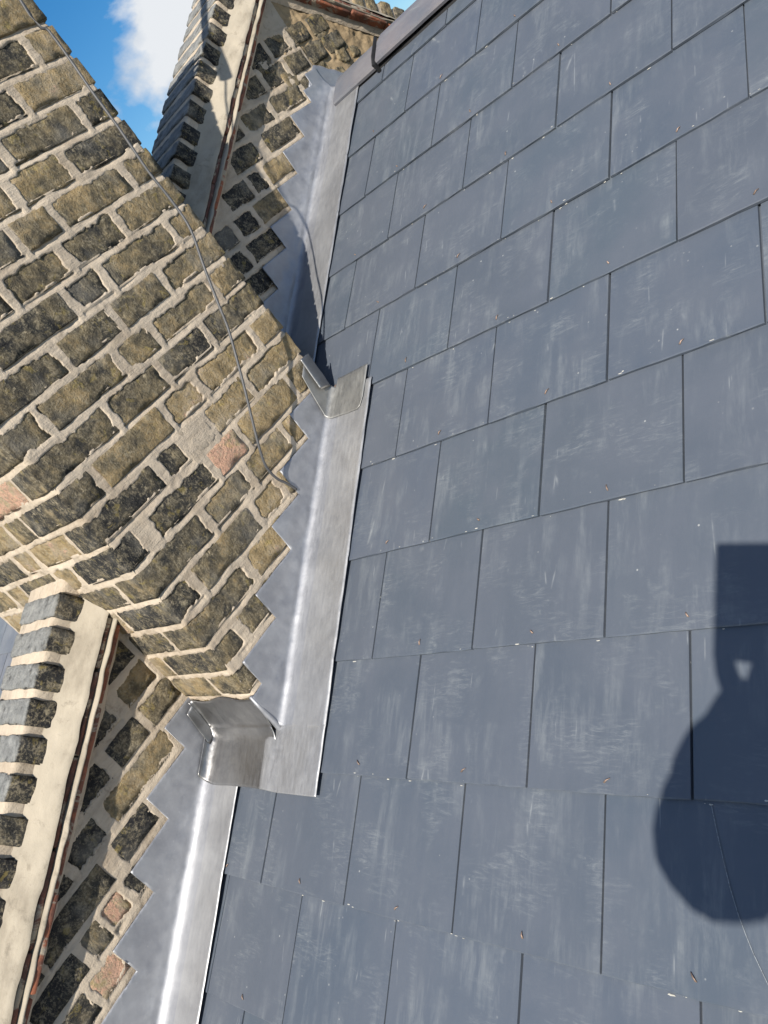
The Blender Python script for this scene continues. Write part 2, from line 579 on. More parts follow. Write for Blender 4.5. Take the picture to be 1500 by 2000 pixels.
def slate_mesh(w, ln, seed):
    """local: x across, y up the slope (0 = tail), z out; small break on the tail edge"""
    r_ = random.Random(seed)
    n = 8
    V, F = [], []
    for j, (yy, zz) in enumerate(((0, -TS), (0.0, -.0012), (.0014, 0.0), (ln * .5, 0.0), (ln, 0.0))):
        for i in range(n + 1):
            x = -w / 2 + w * i / n
            jy = r_.uniform(-.0007, .0007) if j < 2 else (r_.uniform(-.0004, .0006) if j == 2 else 0)
            V.append((x, yy + jy + (.0006 if j == 0 else 0), zz))
    m_ = n + 1
    for j in range(4):
        for i in range(n):
            F.append((j * m_ + i, j * m_ + i + 1, (j + 1) * m_ + i + 1, (j + 1) * m_ + i))
    b0 = len(V)
    V += [(-w / 2, ln, -TS), (w / 2, ln, -TS)]
    F.append(tuple([0] + [k * m_ for k in (1, 2, 3, 4)] + [b0])[::-1] if False else (0, m_, 2 * m_, 3 * m_, 4 * m_, b0))
    F.append((n, b0 + 1, 4 * m_ + n, 3 * m_ + n, 2 * m_ + n, m_ + n))
    return mesh('slate', V, F, M_SLATE)


def rivet_mesh(seed):
    r_ = random.Random(seed)
    V, F = [], []
    bend = r_.uniform(-.9, .9)
    L_ = r_.uniform(.0060, .0095)
    pts = [(0, .0, -.001, .0016), (math.sin(bend) * L_ * .45, L_ * .5, .0016, .0014), (math.sin(bend) * L_, L_, .0010, .0007)]
    for (x, y, z, h) in pts:
        for q in range(6):
            t = q * math.pi / 3
            V.append((x + math.cos(t) * h, y, z + math.sin(t) * h * .7 + h))
    for k in range(2):
        for q in range(6):
            F.append((k * 6 + q, k * 6 + (q + 1) % 6, k * 6 + 6 + (q + 1) % 6, k * 6 + 6 + q))
    F.append((5, 4, 3, 2, 1, 0))
    F.append((12, 13, 14, 15, 16, 17))
    return mesh('rivet', V, F, M_COPPER, True)


RIVETS = [rivet_mesh(k) for k in range(7)]
full_meshes = {}
BX = Matrix(((1, 0, 0, 0), (0, C30, -S30, 0), (0, S30, C30, 0), (0, 0, 0, 1)))     # roof frame


def left_edge(r_):                # the slates run on under the edge of the lead
    if r_ <= 4:
        return -.495
    if r_ <= 8:
        return -.238
    return -.497


def lead_edge(r_):
    return -.366 if r_ <= 4 else (-.115 if r_ <= 8 else -.386)


extra_V, extra_F = [], []
n_sl = 0
for r_ in range(-1, 20):
    tail_v = -(r_ + 1) * G
    ph = 0.0 if r_ % 2 else 0.5
    xl = left_edge(r_)
    ks = [k + ph for k in range(-4, 20)]
    edges = [xl] + [k * W for k in ks if k * W > xl + .035]
    for i in range(len(edges) - 1):
        x0, x1 = edges[i], edges[i + 1]
        if x0 > 4.2:
            break
        gap = .0038
        if x1 - x0 < .02:
            continue
        tv, ln = tail_v, 0.455
        if r_ == 4 and x1 < -.1:
            tv, ln = -1.022, .40
        if r_ == -1:
            ln = .17
        if r_ == 5 and x0 < -.1 and x1 < .03:
            ln = G + .012
        if r_ == 0:
            ln = .36
        if r_ == 9 and x0 < -.13:
            ln = G + .012
        near = x1 < 1.6 and r_ < 14
        if near:
            w = x1 - x0 - gap
            key = (round(w, 3), round(ln, 3), rng.randrange(4) if abs(w - W + gap) < .002 else 0)
            if key not in full_meshes:
                full_meshes[key] = slate_mesh(w, ln, len(full_meshes))
            Mx = BX @ Matrix.Translation(((x0 + x1) / 2 + rnd(-.0006, .0006), tv + rnd(-.0012, .0012), rnd(-.0006, .0009))) \
                @ Matrix.Rotation(-SL + rnd(-.0015, .0015), 4, 'X') @ Matrix.Rotation(rnd(-.0025, .0025), 4, 'Z') @ Matrix.Rotation(rnd(-.002, .002), 4, 'Y')
            s = obj('slate', full_meshes[key], roof, Mx)
            n_sl += 1
            # copper rivet over the joint below
            jx = [k * W for k in [q + (0.5 - ph) for q in range(-4, 20)] if x0 + .012 < k * W < x1 - .012]
            if jx and r_ >= 0:
                cx_ = (x0 + x1) / 2
                obj('rivet', rng.choice(RIVETS), s, Matrix.Translation((jx[0] - cx_ + rnd(-.004, .004), .014 + rnd(-.002, .004), 0.0)) @ Matrix.Rotation(rnd(-.5, .5), 4, 'Z'))
        else:
            b0 = len(extra_V)
            for (xx, vv) in ((x0 + gap / 2, tv), (x1 - gap / 2, tv), (x1 - gap / 2, tv + ln), (x0 + gap / 2, tv + ln)):
                h_ = -(vv - tv) * SL
                extra_V.append(rf(xx, vv, h_))
                extra_V.append(rf(xx, vv, h_ - TS))
            a0 = b0
            extra_F += [(a0, a0 + 2, a0 + 4, a0 + 6), (a0, a0 + 1, a0 + 3, a0 + 2), (a0 + 2, a0 + 3, a0 + 5, a0 + 4), (a0 + 6, a0 + 7, a0 + 1, a0)]
xs = obj('slate', mesh('slates_far', extra_V, extra_F, M_SLATE), roof)
xs['kind'] = 'stuff'

scp = [(.6455, -1.889), (.6500, -1.912), (.6583, -1.9483), (.6655, -1.977), (.6734, -2.0014), (.6810, -2.020), (.6883, -2.0364), (.7024, -2.0625), (.716, -2.084)]
scV, scF = [], []
for i, (x, v) in enumerate(scp):
    z = -(v + 10 * G) * SL + .0016
    for dx in (-.0006, .0006):
        scV.append(rf(x + dx, v - dx * .4, z))
scF = [(2 * i, 2 * i + 1, 2 * i + 3, 2 * i + 2) for i in range(len(scp) - 1)]
obj('chalk_scratch', mesh('chalk_scratch', scV, scF, make_plain('chalk', (.20, .22, .24), .9, 0, .5, 400)), roof)

# slate fragments of lime dust lying along the tails
dV, dF = [], []
for k in range(120):
    r_ = rng.randrange(0, 11)
    x = rnd(-.1, .8)
    if rng.random() < .6:
        x = round(x / .125) * .125 + rng.gauss(0, .02)
    v = -(r_ + 1) * G + rng.choice((rnd(-.0035, -.0005), rnd(-.0035, -.0005), rnd(.0005, .006)))
    on_top = v > -(r_ + 1) * G
    if x < lead_edge(r_) + .01:
        continue
    z = .0003 if on_top else -(TS) + .0006
    s_ = rnd(.0004, .0012)
    lx = s_ * rnd(1, 5)
    b0 = len(dV)
    for (qx, qy) in ((-1, -.3), (-.2, -1), (1, -.4), (.7, .7), (-.6, .9)):
        dV.append(rf(x + qx * lx, v + qy * s_, z))
    dV.append(rf(x, v, z + s_ * .6))
    dF += [(b0 + q, b0 + (q + 1) % 5, b0 + 5) for q in range(5)]
dd = obj('lime_dust', mesh('lime_dust', dV, dF, M_DUST), roof)
dd['kind'] = 'stuff'

# ------------------------------------------------------------------ ridge tiles
RP = Matrix(((1, 0, 0), (0, 1, 0), (0, 0, 1)))


def ridge_mesh(ln, seed, lift):
    """inverted V, 13 mm thick with rounded bottom edges; local x along the ridge"""
    prof_o = []
    vr = (YR) / C30            # v of the ridge on n=0
    wing0 = .058
    # outer profile from the near bottom edge up to the apex and down the far side (y, z)
    def P(v, n):
        q = rf(0, v, n)
        return (q.y, q.z)
    near_o = [P(wing0, .006 + lift), P(wing0 - .001, .014 + lift), P(wing0 + .004, .019 + lift), P(wing0 + .03, .0205 + lift), P(vr - .02, .021 + lift)]
    ap = (YR, near_o[-1][1] + .010)
    far_o = [(2 * YR - y, z) for (y, z) in near_o[::-1]]
    outer = near_o + [ap] + far_o
    near_i = [P(wing0 + .004, .005 + lift), P(vr - .01, .006 + lift)]
    inner = [(2 * YR - y, z) for (y, z) in near_i] + [(YR, near_i[-1][1] + .004)] + near_i[::-1]
    loop = outer + inner
    n = len(loop)
    nx = 9
    V, F = [], []
    rr = random.Random(seed)
    for i in range(nx + 1):
        x = ln * i / nx
        for (y, z) in loop:
            V.append((x + (rr.uniform(-.0015, .0015) if i in (0, nx) else 0), y, z + rr.uniform(-.0004, .0004)))
    for i in range(nx):
        for k in range(n):
            F.append((i * n + k, i * n + (k + 1) % n, (i + 1) * n + (k + 1) % n, (i + 1) * n + k))
    F.append(tuple(range(n))[::-1])
    F.append(tuple(nx * n + k for k in range(n)))
    return mesh('ridge_tile', V, F, M_RIDGE)


xpos = -.466
for i in range(10):
    ln = .197 if i == 0 else .447
    obj('ridge_tile', ridge_mesh(ln, i, .000 if i == 0 else .006 + .002 * (i % 2)), roof, Matrix.Translation((xpos, 0, 0)) @ Matrix.Rotation(rnd(-.006, .006), 4, 'Z'))
    if i < 4:                     # black joint strip between two ridge tiles
        jv = []
        jx0 = xpos + ln + .0015
        for (v_, n_) in ((.052, .002), (.050, .024), (.075, .028), (.15, .030)):
            q = rf(0, v_, n_)
            jv.append((q.y, q.z))
        V, F = [], []
        for dx in (0, .005):
            for (y, z) in jv:
                V.append((jx0 + dx + (.003 if dx and z < .05 else 0), y, z))
        F = [(k, k + 1, k + 5, k + 4) for k in range(3)] + [(0, 4, 0 + 5, 1)][:0]
        jo = obj('joint_strip', mesh('joint_strip', V, F, M_BLACK), roof)
        sm = jo.modifiers.new('thick', 'SOLIDIFY')
        sm.thickness = .010
    xpos += ln + .008
# dry-fix strip under the ridge tiles
V, F = [], []
NS = 90
for i in range(NS + 1):
    x = -.452 + 4.4 * i / NS
    for (v_, n_) in ((.060 + rnd(-.003, .003), -.002), (.064, .004), (.10, .004)):
        V.append(rf(x, v_, n_))
F = list(map(tuple, grid_faces(NS + 1, 3)))
obj('ridge_underlay', mesh('ridge_underlay', V, F, M_BLACK), roof)

# ------------------------------------------------------------------ bricks
MBK = {}


def brick_mesh(kind, var):
    k = (kind, var)
    if k not in MBK:
        L_, D_ = {'S': (.204, .10), 'T': (.145, .10), 'H': (.094, .20), 'Q': (.094, .20)}[kind]
        sg = {'S': (20, 6, 8), 'T': (15, 6, 8), 'H': (11, 10, 8), 'Q': (11, 10, 8)}[kind]
        MBK[k] = rough_box('brick', L_, D_, .057, sg, .0024, .0013, 31 * var + ord(kind[0]), M_BRICK, .011, .014)
    return MBK[k]


DIM = {'S': (.204, .10), 'T': (.145, .10), 'H': (.094, .20), 'Q': (.094, .20)}
ROT_Y = Matrix(((0, -1, 0, 0), (1, 0, 0, 0), (0, 0, 1, 0), (0, 0, 0, 1)))   # local x -> +y, local -y -> +x


def kind_of(w):
    return 'S' if w > .17 else ('T' if w > .12 else 'H')


def put_brick(parent, face, a0, a1, z0, tone, plane, depth=None, h=.057, name='brick'):
    """face 'x': right-hand face at x=plane, a = y ; face 'y': front face at y=plane, a = x"""
    w = a1 - a0
    kd = kind_of(w)
    L_, D_ = DIM[kd]
    me = brick_mesh(kd, rng.randrange(7))
    dep = depth or D_
    out = rnd(-.0022, .0022)
    sc = Matrix.Diagonal((w / L_, dep / D_, h / .057, 1))
    jit = Matrix.Rotation(rnd(-.012, .012), 4, 'Z') @ Matrix.Rotation(rnd(-.012, .012), 4, 'X') @ Matrix.Rotation(rnd(-.008, .008), 4, 'Y')
    mid = (a0 + a1) / 2
    if face == 'x':
        Mx = Matrix.Translation((plane + out - dep / 2, mid, z0 + h / 2)) @ ROT_Y @ jit @ sc
    else:
        Mx = Matrix.Translation((mid, plane - out + dep / 2, z0 + h / 2)) @ jit @ sc
    o = obj(name, me, parent, Mx)
    o['tone'] = float(tone) + (.05 if parent is chim and tone < .8 else 0)
    return o


def mortar_sheet(rects, A, Z, ay, az, off, seed, shape=None, joint=.013):
    """height field over (a, z): struck mortar between the brick rectangles (a0,a1,z0,z1), sunk inside them.
    A, Z: 2-D arrays of coordinates; returns the outward offset of each vertex"""
    a_, z_ = A.ravel(), Z.ravel()
    P = np.stack([a_, z_, np.full_like(a_, seed * .37)], 1)
    wob = .0040 * vnoise(P, .022, seed) + .0026 * vnoise(P, .009, seed + 3)
    wob2 = .0042 * vnoise(P, .035, seed + 8)
    inside = np.full(a_.shape, -1.0)
    below = np.full(a_.shape, 1.0)     # distance up to the underside of the brick above
    for (x0, x1, z0, z1) in rects:
        sel = (a_ > x0 - .03) & (a_ < x1 + .03) & (z_ > z0 - .03) & (z_ < z1 + .01)
        if not sel.any():
            continue
        aa, zz = a_[sel], z_[sel]
        d = np.minimum(np.minimum(aa - x0, x1 - aa), np.minimum(zz - z0, z1 - zz))
        inside[sel] = np.maximum(inside[sel], d)
        m = (aa > x0) & (aa < x1) & (zz <= z0 + .002)
        t = np.where(m, z0 - zz, 1.0)
        below[sel] = np.minimum(below[sel], np.maximum(t, 0))
    inside = inside + wob + wob2 - .0048
    sink = np.clip(inside / .0022, 0, 1)
    sink = sink * sink * (3 - 2 * sink)
    h = np.full(a_.shape, .0004)
    # weather struck: deep just under a brick, flush further down
    st = np.clip(1 - below / .010, 0, 1)
    h -= st * .0060 * np.clip(.55 + .95 * vnoise(P, .05, seed + 21), 0, 1.3)
    h += .0007 * vnoise(P, .014, seed + 1) + .0012 * vnoise(P, .05, seed + 2) + .0006 * vnoise(P, .0075, seed + 4)
    h -= sink * .014
    return (off + h).reshape(A.shape)


# ---------------- chimney
chim = thing('brick_chimney', 'tall weathered yellow stock brick chimney stack rising beside the slate roof', 'chimney')


def zb(k):
    return .366 - .0685 * (k - 1)


TONES = {1: [.55, .25, .4], 2: [.58, .22, .3, .3], 3: [.24, .40, .3, .4], 4: [.27, .48, .4, .5], 5: [.38, .45, .5, .3],
         6: [.47, .36, .42, .3], 7: [.55, .43, .20, .22], 8: [.48, .38, .30, .3], 9: [.45, .46, .40, .42, .35], 10: [.27, .20, .34, .3],
         11: [.60, .62, .62, .52, .2], 12: [.60, .66, -1, .10, .15], 13: [.5, .58, 1.0, .17, .08], 14: [.60, .50, .42, .3],
         15: [.5, .5, .66, .40, .10], 16: [.6, .5, .64, .36], 17: [.55, .6, .4, .30, .25], 18: [.5, .5, .4, .35]}
side_rects, front_rects, patches = [], [], []
JG = .0075
for k in range(-6, 24):
    z0 = zb(k)
    odd = k % 2
    js = [-.966, -1.171, -1.271, -1.474] if odd else [-1.063, -1.216, -1.366]
    if k == 12:
        js = [-1.063, -1.216, -1.291, -1.372]
    js = [j + rnd(-.006, .006) for j in js]
    ed = [CH_Y0] + js + [CH_Y1]
    tn = TONES.get(k)
    for i in range(len(ed) - 1):
        y1 = ed[i] - (JG if i else -.002)
        y0 = ed[i + 1] + (JG if i < len(ed) - 2 else -.001)
        if k == 13 and i == len(ed) - 2:       # most of this quoin is gone and made good in mortar
            y1 = -1.503
        # below the roof: leave out
        if z0 + .057 < y1 * T30 - .03:
            continue
        t = tn[i] if tn and i < len(tn) else rng.choice((.2, .3, .36, .42, .48, .55, .6))
        if t < 0:
            patches.append((y0, y1, z0))
            continue
        hz = .057 + rnd(-.002, .002)
        if i == len(ed) - 2:               # front quoin, shows on two faces
            dep = .198 if odd else .096
            o = put_brick(chim, 'x', y0, y1, z0, t, CHX, dep, hz)
            front_rects.append((CHX - dep, CHX + .004, z0, z0 + hz))
        elif i == 0:
            o = put_brick(chim, 'x', y0, y1, z0, t, CHX, .198 if odd else .096, hz)
        else:
            o = put_brick(chim, 'x', y0, y1, z0, t, CHX, None, hz)
        side_rects.append((y0, y1, z0, z0 + hz))
    # front face
    fj = [-.462, -.562, -.768, -.868, -1.05] if odd else [-.360, -.566, -.668, -.872, -1.05]
    if k > 3:
        for i in range(len(fj) - 1):
            x1, x0 = fj[i] - JG, fj[i + 1] + JG
            t = rng.choice((.2, .3, .45, .6, .66, .7, .55))
            if k in (8, 9, 10):
                t = rng.choice((.95, 1.0, .78))
            put_brick(chim, 'y', x0, x1, z0, t, CH_Y1)
            front_rects.append((x0, x1, z0, z0 + .057))


# mortar of the side face, front face and hidden faces in one part
def chimney_mortar():
    V, F = [], []
    st = .0030
    ny, nz = int((CH_Y0 - CH_Y1) / st) + 1, int((CH_TOP + .95) / st)
    Y, Z = np.meshgrid(np.linspace(CH_Y1 + .002, CH_Y0 - .002, ny), np.linspace(-.95, CH_TOP, nz), indexing='ij')
    off = mortar_sheet(side_rects, Y, Z, None, None, CHX, 1)
    # mortar rolls back at the two arrises
    d = np.minimum(Y - (CH_Y1 + .002), (CH_Y0 - .002) - Y)
    off -= np.clip(1 - d / .008, 0, 1) ** 2 * .006
    V += np.stack([off.ravel(), Y.ravel(), Z.ravel()], 1).tolist()
    F += grid_faces(ny, nz).tolist()
    b0 = len(V)
    nx, nz2 = int(.80 / .005) + 1, int(1.1 / .005)
    X, Z = np.meshgrid(np.linspace(-1.05, CHX - .002, nx), np.linspace(-.95, .15, nz2), indexing='ij')
    off = mortar_sheet(front_rects, X, Z, None, None, 0.0, 2)
    d = (CHX - .002) - X
    off -= np.clip(1 - d / .008, 0, 1) ** 2 * .006
    V += np.stack([X.ravel(), (CH_Y1 - off).ravel(), Z.ravel()], 1).tolist()
    F += (grid_faces(nx, nz2) + b0).tolist()
    # plain core behind
    b0 = len(V)
    x0, x1, y0, y1, z0, z1 = -1.05, CHX - .006, CH_Y1 + .007, CH_Y0 - .006, -1.0, CH_TOP + .002
    V += [(x0, y0, z0), (x1, y0, z0), (x1, y1, z0), (x0, y1, z0), (x0, y0, z1), (x1, y0, z1), (x1, y1, z1), (x0, y1, z1)]
    x1b = x1 - .012
    F += [(b0 + 1, b0 + 2, b0 + 6, b0 + 5)][:0]
    F += [(b0 + 2, b0 + 3, b0 + 7, b0 + 6), (b0 + 3, b0, b0 + 4, b0 + 7), (b0 + 4, b0 + 5, b0 + 6, b0 + 7), (b0 + 0, b0 + 1, b0 + 5, b0 + 4)]
    return mesh('mortar', V, F, M_MORTAR, True)


obj('mortar', chimney_mortar(), chim)
# pale mortar patches filling missing bricks
for (y0, y1, z0) in patches:
    n1, n2 = 24, 16
    Y, Z = np.meshgrid(np.linspace(y0 - .012, y1 + .012, n1), np.linspace(z0 - .012, z0 + .068, n2), indexing='ij')
    P = np.stack([Y.ravel(), Z.ravel(), np.zeros(Y.size)], 1)
    off = CHX + -.0002 + .0012 * vnoise(P, .03, 4) + .0009 * vnoise(P, .008, 6)
    d = np.minimum(np.minimum(Y - Y.min(), Y.max() - Y), np.minimum(Z - Z.min(), Z.max() - Z)).ravel() + .006 * vnoise(P, .02, 9)
    off -= np.clip(1 - d / .010, 0, 1) * .012
    obj('mortar_patch', mesh('mortar_patch', np.stack([off, Y.ravel(), Z.ravel()], 1), grid_faces(n1, n2), M_PATCH, True), chim)
bk = [(-1.05, CH_Y0 - .004, -1.0), (CHX - .05, CH_Y0 - .004, -1.0), (CHX - .05, CH_Y0 - .004, CH_TOP), (-1.05, CH_Y0 - .004, CH_TOP)]
obj('back_face', mesh('back_face', bk, [(3, 2, 1, 0)], make_plain('sooty back brick', (.045, .042, .036), .9, 0, .4, 14, .01)), chim)
# cement flaunching on top
V = [(-1.05, CH_Y1, CH_TOP), (CHX, CH_Y1, CH_TOP), (CHX, CH_Y0, CH_TOP), (-1.05, CH_Y0, CH_TOP), (-.9, CH_Y1 + .16, CH_TOP + .05), (-.42, CH_Y1 + .16, CH_TOP + .05), (-.42, CH_Y0 - .16, CH_TOP + .05), (-.9, CH_Y0 - .16, CH_TOP + .05)]
obj('flaunching', mesh('flaunching', V, [(0, 1, 5, 4), (1, 2, 6, 5), (2, 3, 7, 6), (3, 0, 4, 7), (4, 5, 6, 7)], M_FILLET), chim)

# ---------------- gable parapet wall
par = thing('parapet_wall', 'raked brick gable parapet with brick-on-edge coping and cement fillet over red tiles', 'wall')
N_TOP = .283                      # underside of the creasing
par_rects = {'low': [], 'up': []}


def wall_z(y):
    return (y if y < YR else 2 * YR - y) * T30


def par_row(which, z0, bricks, h=.056):
    for (y0, y1, t) in bricks:
        ym = (y0 + y1) / 2
        top = min(wall_z(y0), wall_z(y1)) + N_TOP / C30 + .03
        if z0 > top or z0 + h < wall_z(ym) - .02:
            continue
        put_brick(par, 'x', y0, y1, z0, t, PAX, None, h)
        par_rects[which].append((y0, y1, z0, z0 + h))


LOWROWS = {-.605: [], -.675: [(-1.648, -1.572, .55)], -.782: [], }
lows = {
    -.644: [(-1.66, -1.575, .30)],
    -.713: [(-1.665, -1.573, .58), (-1.78, -1.69, .15), (-1.90, -1.80, .2)],
    -.782: [(-1.655, -1.562, .42), (-1.763, -1.672, .26), (-1.878, -1.785, .12), (-1.99, -1.895, .15)],
    -.851: [(-1.845, -1.650, .56), (-1.957, -1.868, .06), (-2.07, -1.972, .1)],
    -.920: [(-1.888, -1.785, .10), (-2.106, -1.925, .14), (-2.21, -2.12, .15)],
    -.989: [(-1.925, -1.86, .12), (-1.995, -1.938, 1.0), (-2.05, -2.002, .42), (-2.19, -2.068, .03), (-2.31, -2.205, .12)],
    -1.058: [(-2.095, -2.022, .92), (-2.20, -2.108, .16), (-2.33, -2.215, .2)],
    -1.127: [(-2.24, -2.14, .2), (-2.45, -2.26, .35)],
    -1.196: [(-2.36, -2.255, .4), (-2.57, -2.375, .2)],
}
for z0, br in lows.items():
    par_row('low', z0, br)
for k in range(1, 18):
    z0 = -1.196 - .069 * k
    y = z0 / T30 + .0
    par_row('low', z0, [(y - .21, y - .01, rnd(.1, .6)), (y - .32, y - .225, rnd(.1, .6)), (y + .0, y + .10, rnd(.1, .5))])
ups = {
    .245: [(.12, .22, .2), (.0, .10, .12), (-.115, -.015, .1), (.24, .33, .2)],
    .175: [(.15, .245, .22), (.035, .13, .22), (-.10, .02, .12), (-.215, -.115, .14), (.26, .36, .2)],
    .103: [(-.142, .021, .30), (-.287, -.158, .36), (.035, .14, .25), (-.39, -.30, .12)],
    .034: [(-.258, -.098, .13), (-.43, -.30, .2)],
    -.038: [(-.330, -.208, .50), (-.405, -.345, .18), (-.53, -.42, .10)],
    -.108: [(-.455, -.312, .48), (-.555, -.47, .08), (-.68, -.57, .1)],
    -.178: [(-.572, -.428, .08), (-.69, -.588, .08), (-.80, -.705, .1)],
    -.248: [(-.69, -.552, .12), (-.80, -.705, .1), (-.90, -.815, .1)],
    -.318: [(-.81, -.672, .1), (-.92, -.825, .1)],
    -.388: [(-.92, -.79, .1)],
}
for z0, br in ups.items():
    par_row('up', z0, [(a0, a1, t + (.10 if z0 > -.06 and a0 > -.35 else 0)) for (a0, a1, t) in br])


def parapet_mortar():
    V, F = [], []
    for which, y0, y1, sd in (('low', -3.3, CH_Y1 + .01, 11), ('up', CH_Y0 - .01, YR, 12)):
        ny, nw = int((y1 - y0) / .0036), 96
        if which == 'low':
            y0 = -2.75
            ny = int((y1 - y0) / .0036)
        Y, Wd = np.meshgrid(np.linspace(y0, y1, ny), np.linspace(-.03, N_TOP / C30 + .004, nw), indexing='ij')
        Z = Y * T30 + Wd
        off = mortar_sheet(par_rects[which], Y, Z, None, None, PAX, sd)
        b0 = len(V)
        V += np.stack([off.ravel(), Y.ravel(), Z.ravel()], 1).tolist()
        F += (grid_faces(ny, nw) + b0).tolist()
    # core: the part behind the chimney too
    b0 = len(V)
    xa, xb = PAX - .008, -.735
    up = N_TOP / C30 + .002
    prof = [(-3.5, -3.5 * T30 - .5), (-3.5, -3.5 * T30 + up), (YR, YR * T30 + up), (2 * YR + 3.5, -3.5 * T30 + up), (2 * YR + 3.5, -3.5 * T30 - .5)]
    for x in (xa, xb):
        V += [(x, y, z) for (y, z) in prof]
    F += [(b0 + 5, b0 + 6, b0 + 7, b0 + 8, b0 + 9), (b0, b0 + 5, b0 + 9, b0 + 4), (b0 + 1, b0, b0 + 5, b0 + 6), (b0 + 2, b0 + 1, b0 + 6, b0 + 7), (b0 + 3, b0 + 2, b0 + 7, b0 + 8)]
    F += [(b0 + 4, b0 + 3, b0 + 2, b0 + 1, b0)] if False else []
    # lower end of the face beyond the fine sheet, and the far slope
    b1 = len(V)
    V += [(PAX - .001, -3.5, -3.5 * T30 - .03), (PAX - .001, -2.75, -2.75 * T30 - .03), (PAX - .001, -2.75, -2.75 * T30 + up), (PAX - .001, -3.5, -3.5 * T30 + up)]
    F.append((b1, b1 + 1, b1 + 2, b1 + 3))
    return mesh('mortar', V, F, M_MORTAR, True)


obj('mortar', parapet_mortar(), par)


# rubble patch of cut bricks in brown mortar towards the ridge
def rubble():
    y0, y1 = -.115, 2.2 * YR + .30
    ny, nw = 120, 66
    Y, Tt = np.meshgrid(np.linspace(y0, y1, ny), np.linspace(0, 1, nw), indexing='ij')
    top = np.where(Y < YR, Y, 2 * YR - Y) * T30 + N_TOP / C30
    bot = np.where(Y < YR, Y, 2 * YR - Y) * T30 + .06
    Z = bot + (top - bot) * Tt
    P = np.stack([Y.ravel(), Z.ravel(), np.zeros(Y.size)], 1)
    off = PAX - .011 + .004 * vnoise(P, .03, 61) + .003 * vnoise(P, .012, 62)
    d = ((Y - y0) - np.clip((.20 - Z) * .6, 0, .1)).ravel() + .02 * vnoise(P, .04, 63)
    off += np.clip(d / .03, 0, 1) * .009 - .004
    return mesh('rubble_mortar', np.stack([off, Y.ravel(), Z.ravel()], 1), grid_faces(ny, nw), M_MORTAR_B, True)


obj('brown_mortar', rubble(), par)
RUB = [(.118, .236, .068, .052, 0.40, -.15), (.214, .215, .060, .046, 0.50, .25), (.190, .150, .050, .042, 0.46, -.1), (.315, .157, .066, .046, 0.52, .1),
       (.112, .148, .050, .036, 0.60, .5), (.045, .262, .072, .05, 0.28, .0), (.075, .30, .06, .05, 0.51, .5), (.185, .275, .07, .04, 0.46, -.3),
       (.275, .235, .055, .034, 0.49, .3), (.012, .170, .07, .048, 0.60, .1), (.385, .15, .05, .036, 0.46, .2), (.255, .120, .04, .03, 0.46, .1), (-.06, .238, .08, .05, 0.30, .0)]
for (y, z, w, h, t, rot_) in RUB:
    me = rough_box('cut_brick', w, .08, h, (10, 6, 8), .006, .004, rng.randrange(99), M_BRICK, .03, .022)
    o = obj('brick', me, par, Matrix.Translation((PAX - .041 + rnd(-.002, .003), y, z)) @ ROT_Y @ Matrix.Rotation(rot_, 4, 'Y'))
    o['tone'] = t


# creasing tiles, fillet, coping bricks: swept on both slopes
def sweep_M(v, n, x, back=False):
    """frame of a piece lying on the slope at (x, v, n); local x across the wall, y up the slope, z out"""
    if not back:
        return Matrix.Translation(rf(x, v, n)) @ BX
    q = rf(x, v, n)
    q = Vector((q.x, 2 * YR - q.y, q.z))
    Mb = Matrix(((1, 0, 0, 0), (0, C30, S30, 0), (0, -S30, C30, 0), (0, 0, 0, 1)))
    return Matrix.Translation(q) @ Mb


XM = (-.527 - .735) / 2
TILE_V = [rough_box('creasing_tile', .30, .166, .0125, (10, 8, 3), .003, .0016, s, M_TILE, .006, .03) for s in range(4)]
TILE_D = [rough_box('creasing_tile', .29, .166, .0125, (10, 8, 3), .003, .0018, s + 9, M_TILE_D, .007, .03) for s in range(4)]


def in_span(v, n, back):
    y = rf(0, v, n).y
    if back:
        return y < YR - .02 and y > -3.0
    return (-3.3 < y < CH_Y1 - .0) or (CH_Y0 < y < YR - .03)


def v_at(y, n):
    return (y + n * S30) / C30


for lay, (n, xr, meshes, ln) in enumerate(((.2955, -.4835, TILE_V, .168), (.3150, -.4905, TILE_D, .168))):
    for (ya, yb, back) in ((-2.9, CH_Y1 - .004, False), (CH_Y0 + .004, YR + .0, False), (-1.6, YR, True)):
        va, vb = v_at(ya, n), v_at(yb, n)
        v = vb - ln / 2 + (.06 if lay else 0)
        first = True
        while v > va - ln / 2:
            if v + ln / 2 > vb + .001:
                v -= 0.0
            L_ = ln
            top_v = min(v + ln / 2, vb)
            sc = (top_v - (v - ln / 2)) / .168
            me = rng.choice(meshes if rng.random() < .8 else TILE_V)
            xo = rnd(-.007, .003)
            hl = me.vertices and (.15 if lay == 0 else .145)
            Mx = sweep_M((top_v + v - ln / 2) / 2, n, xr - hl + xo, back) @ Matrix.Rotation(rnd(-.012, .012), 4, 'Z') @ Matrix.Rotation(rnd(-.006, .006), 4, 'X') @ Matrix.Diagonal((1, max(.1, sc), 1, 1))
            obj('creasing_tile', me, par, Mx)
            v -= ln + .004


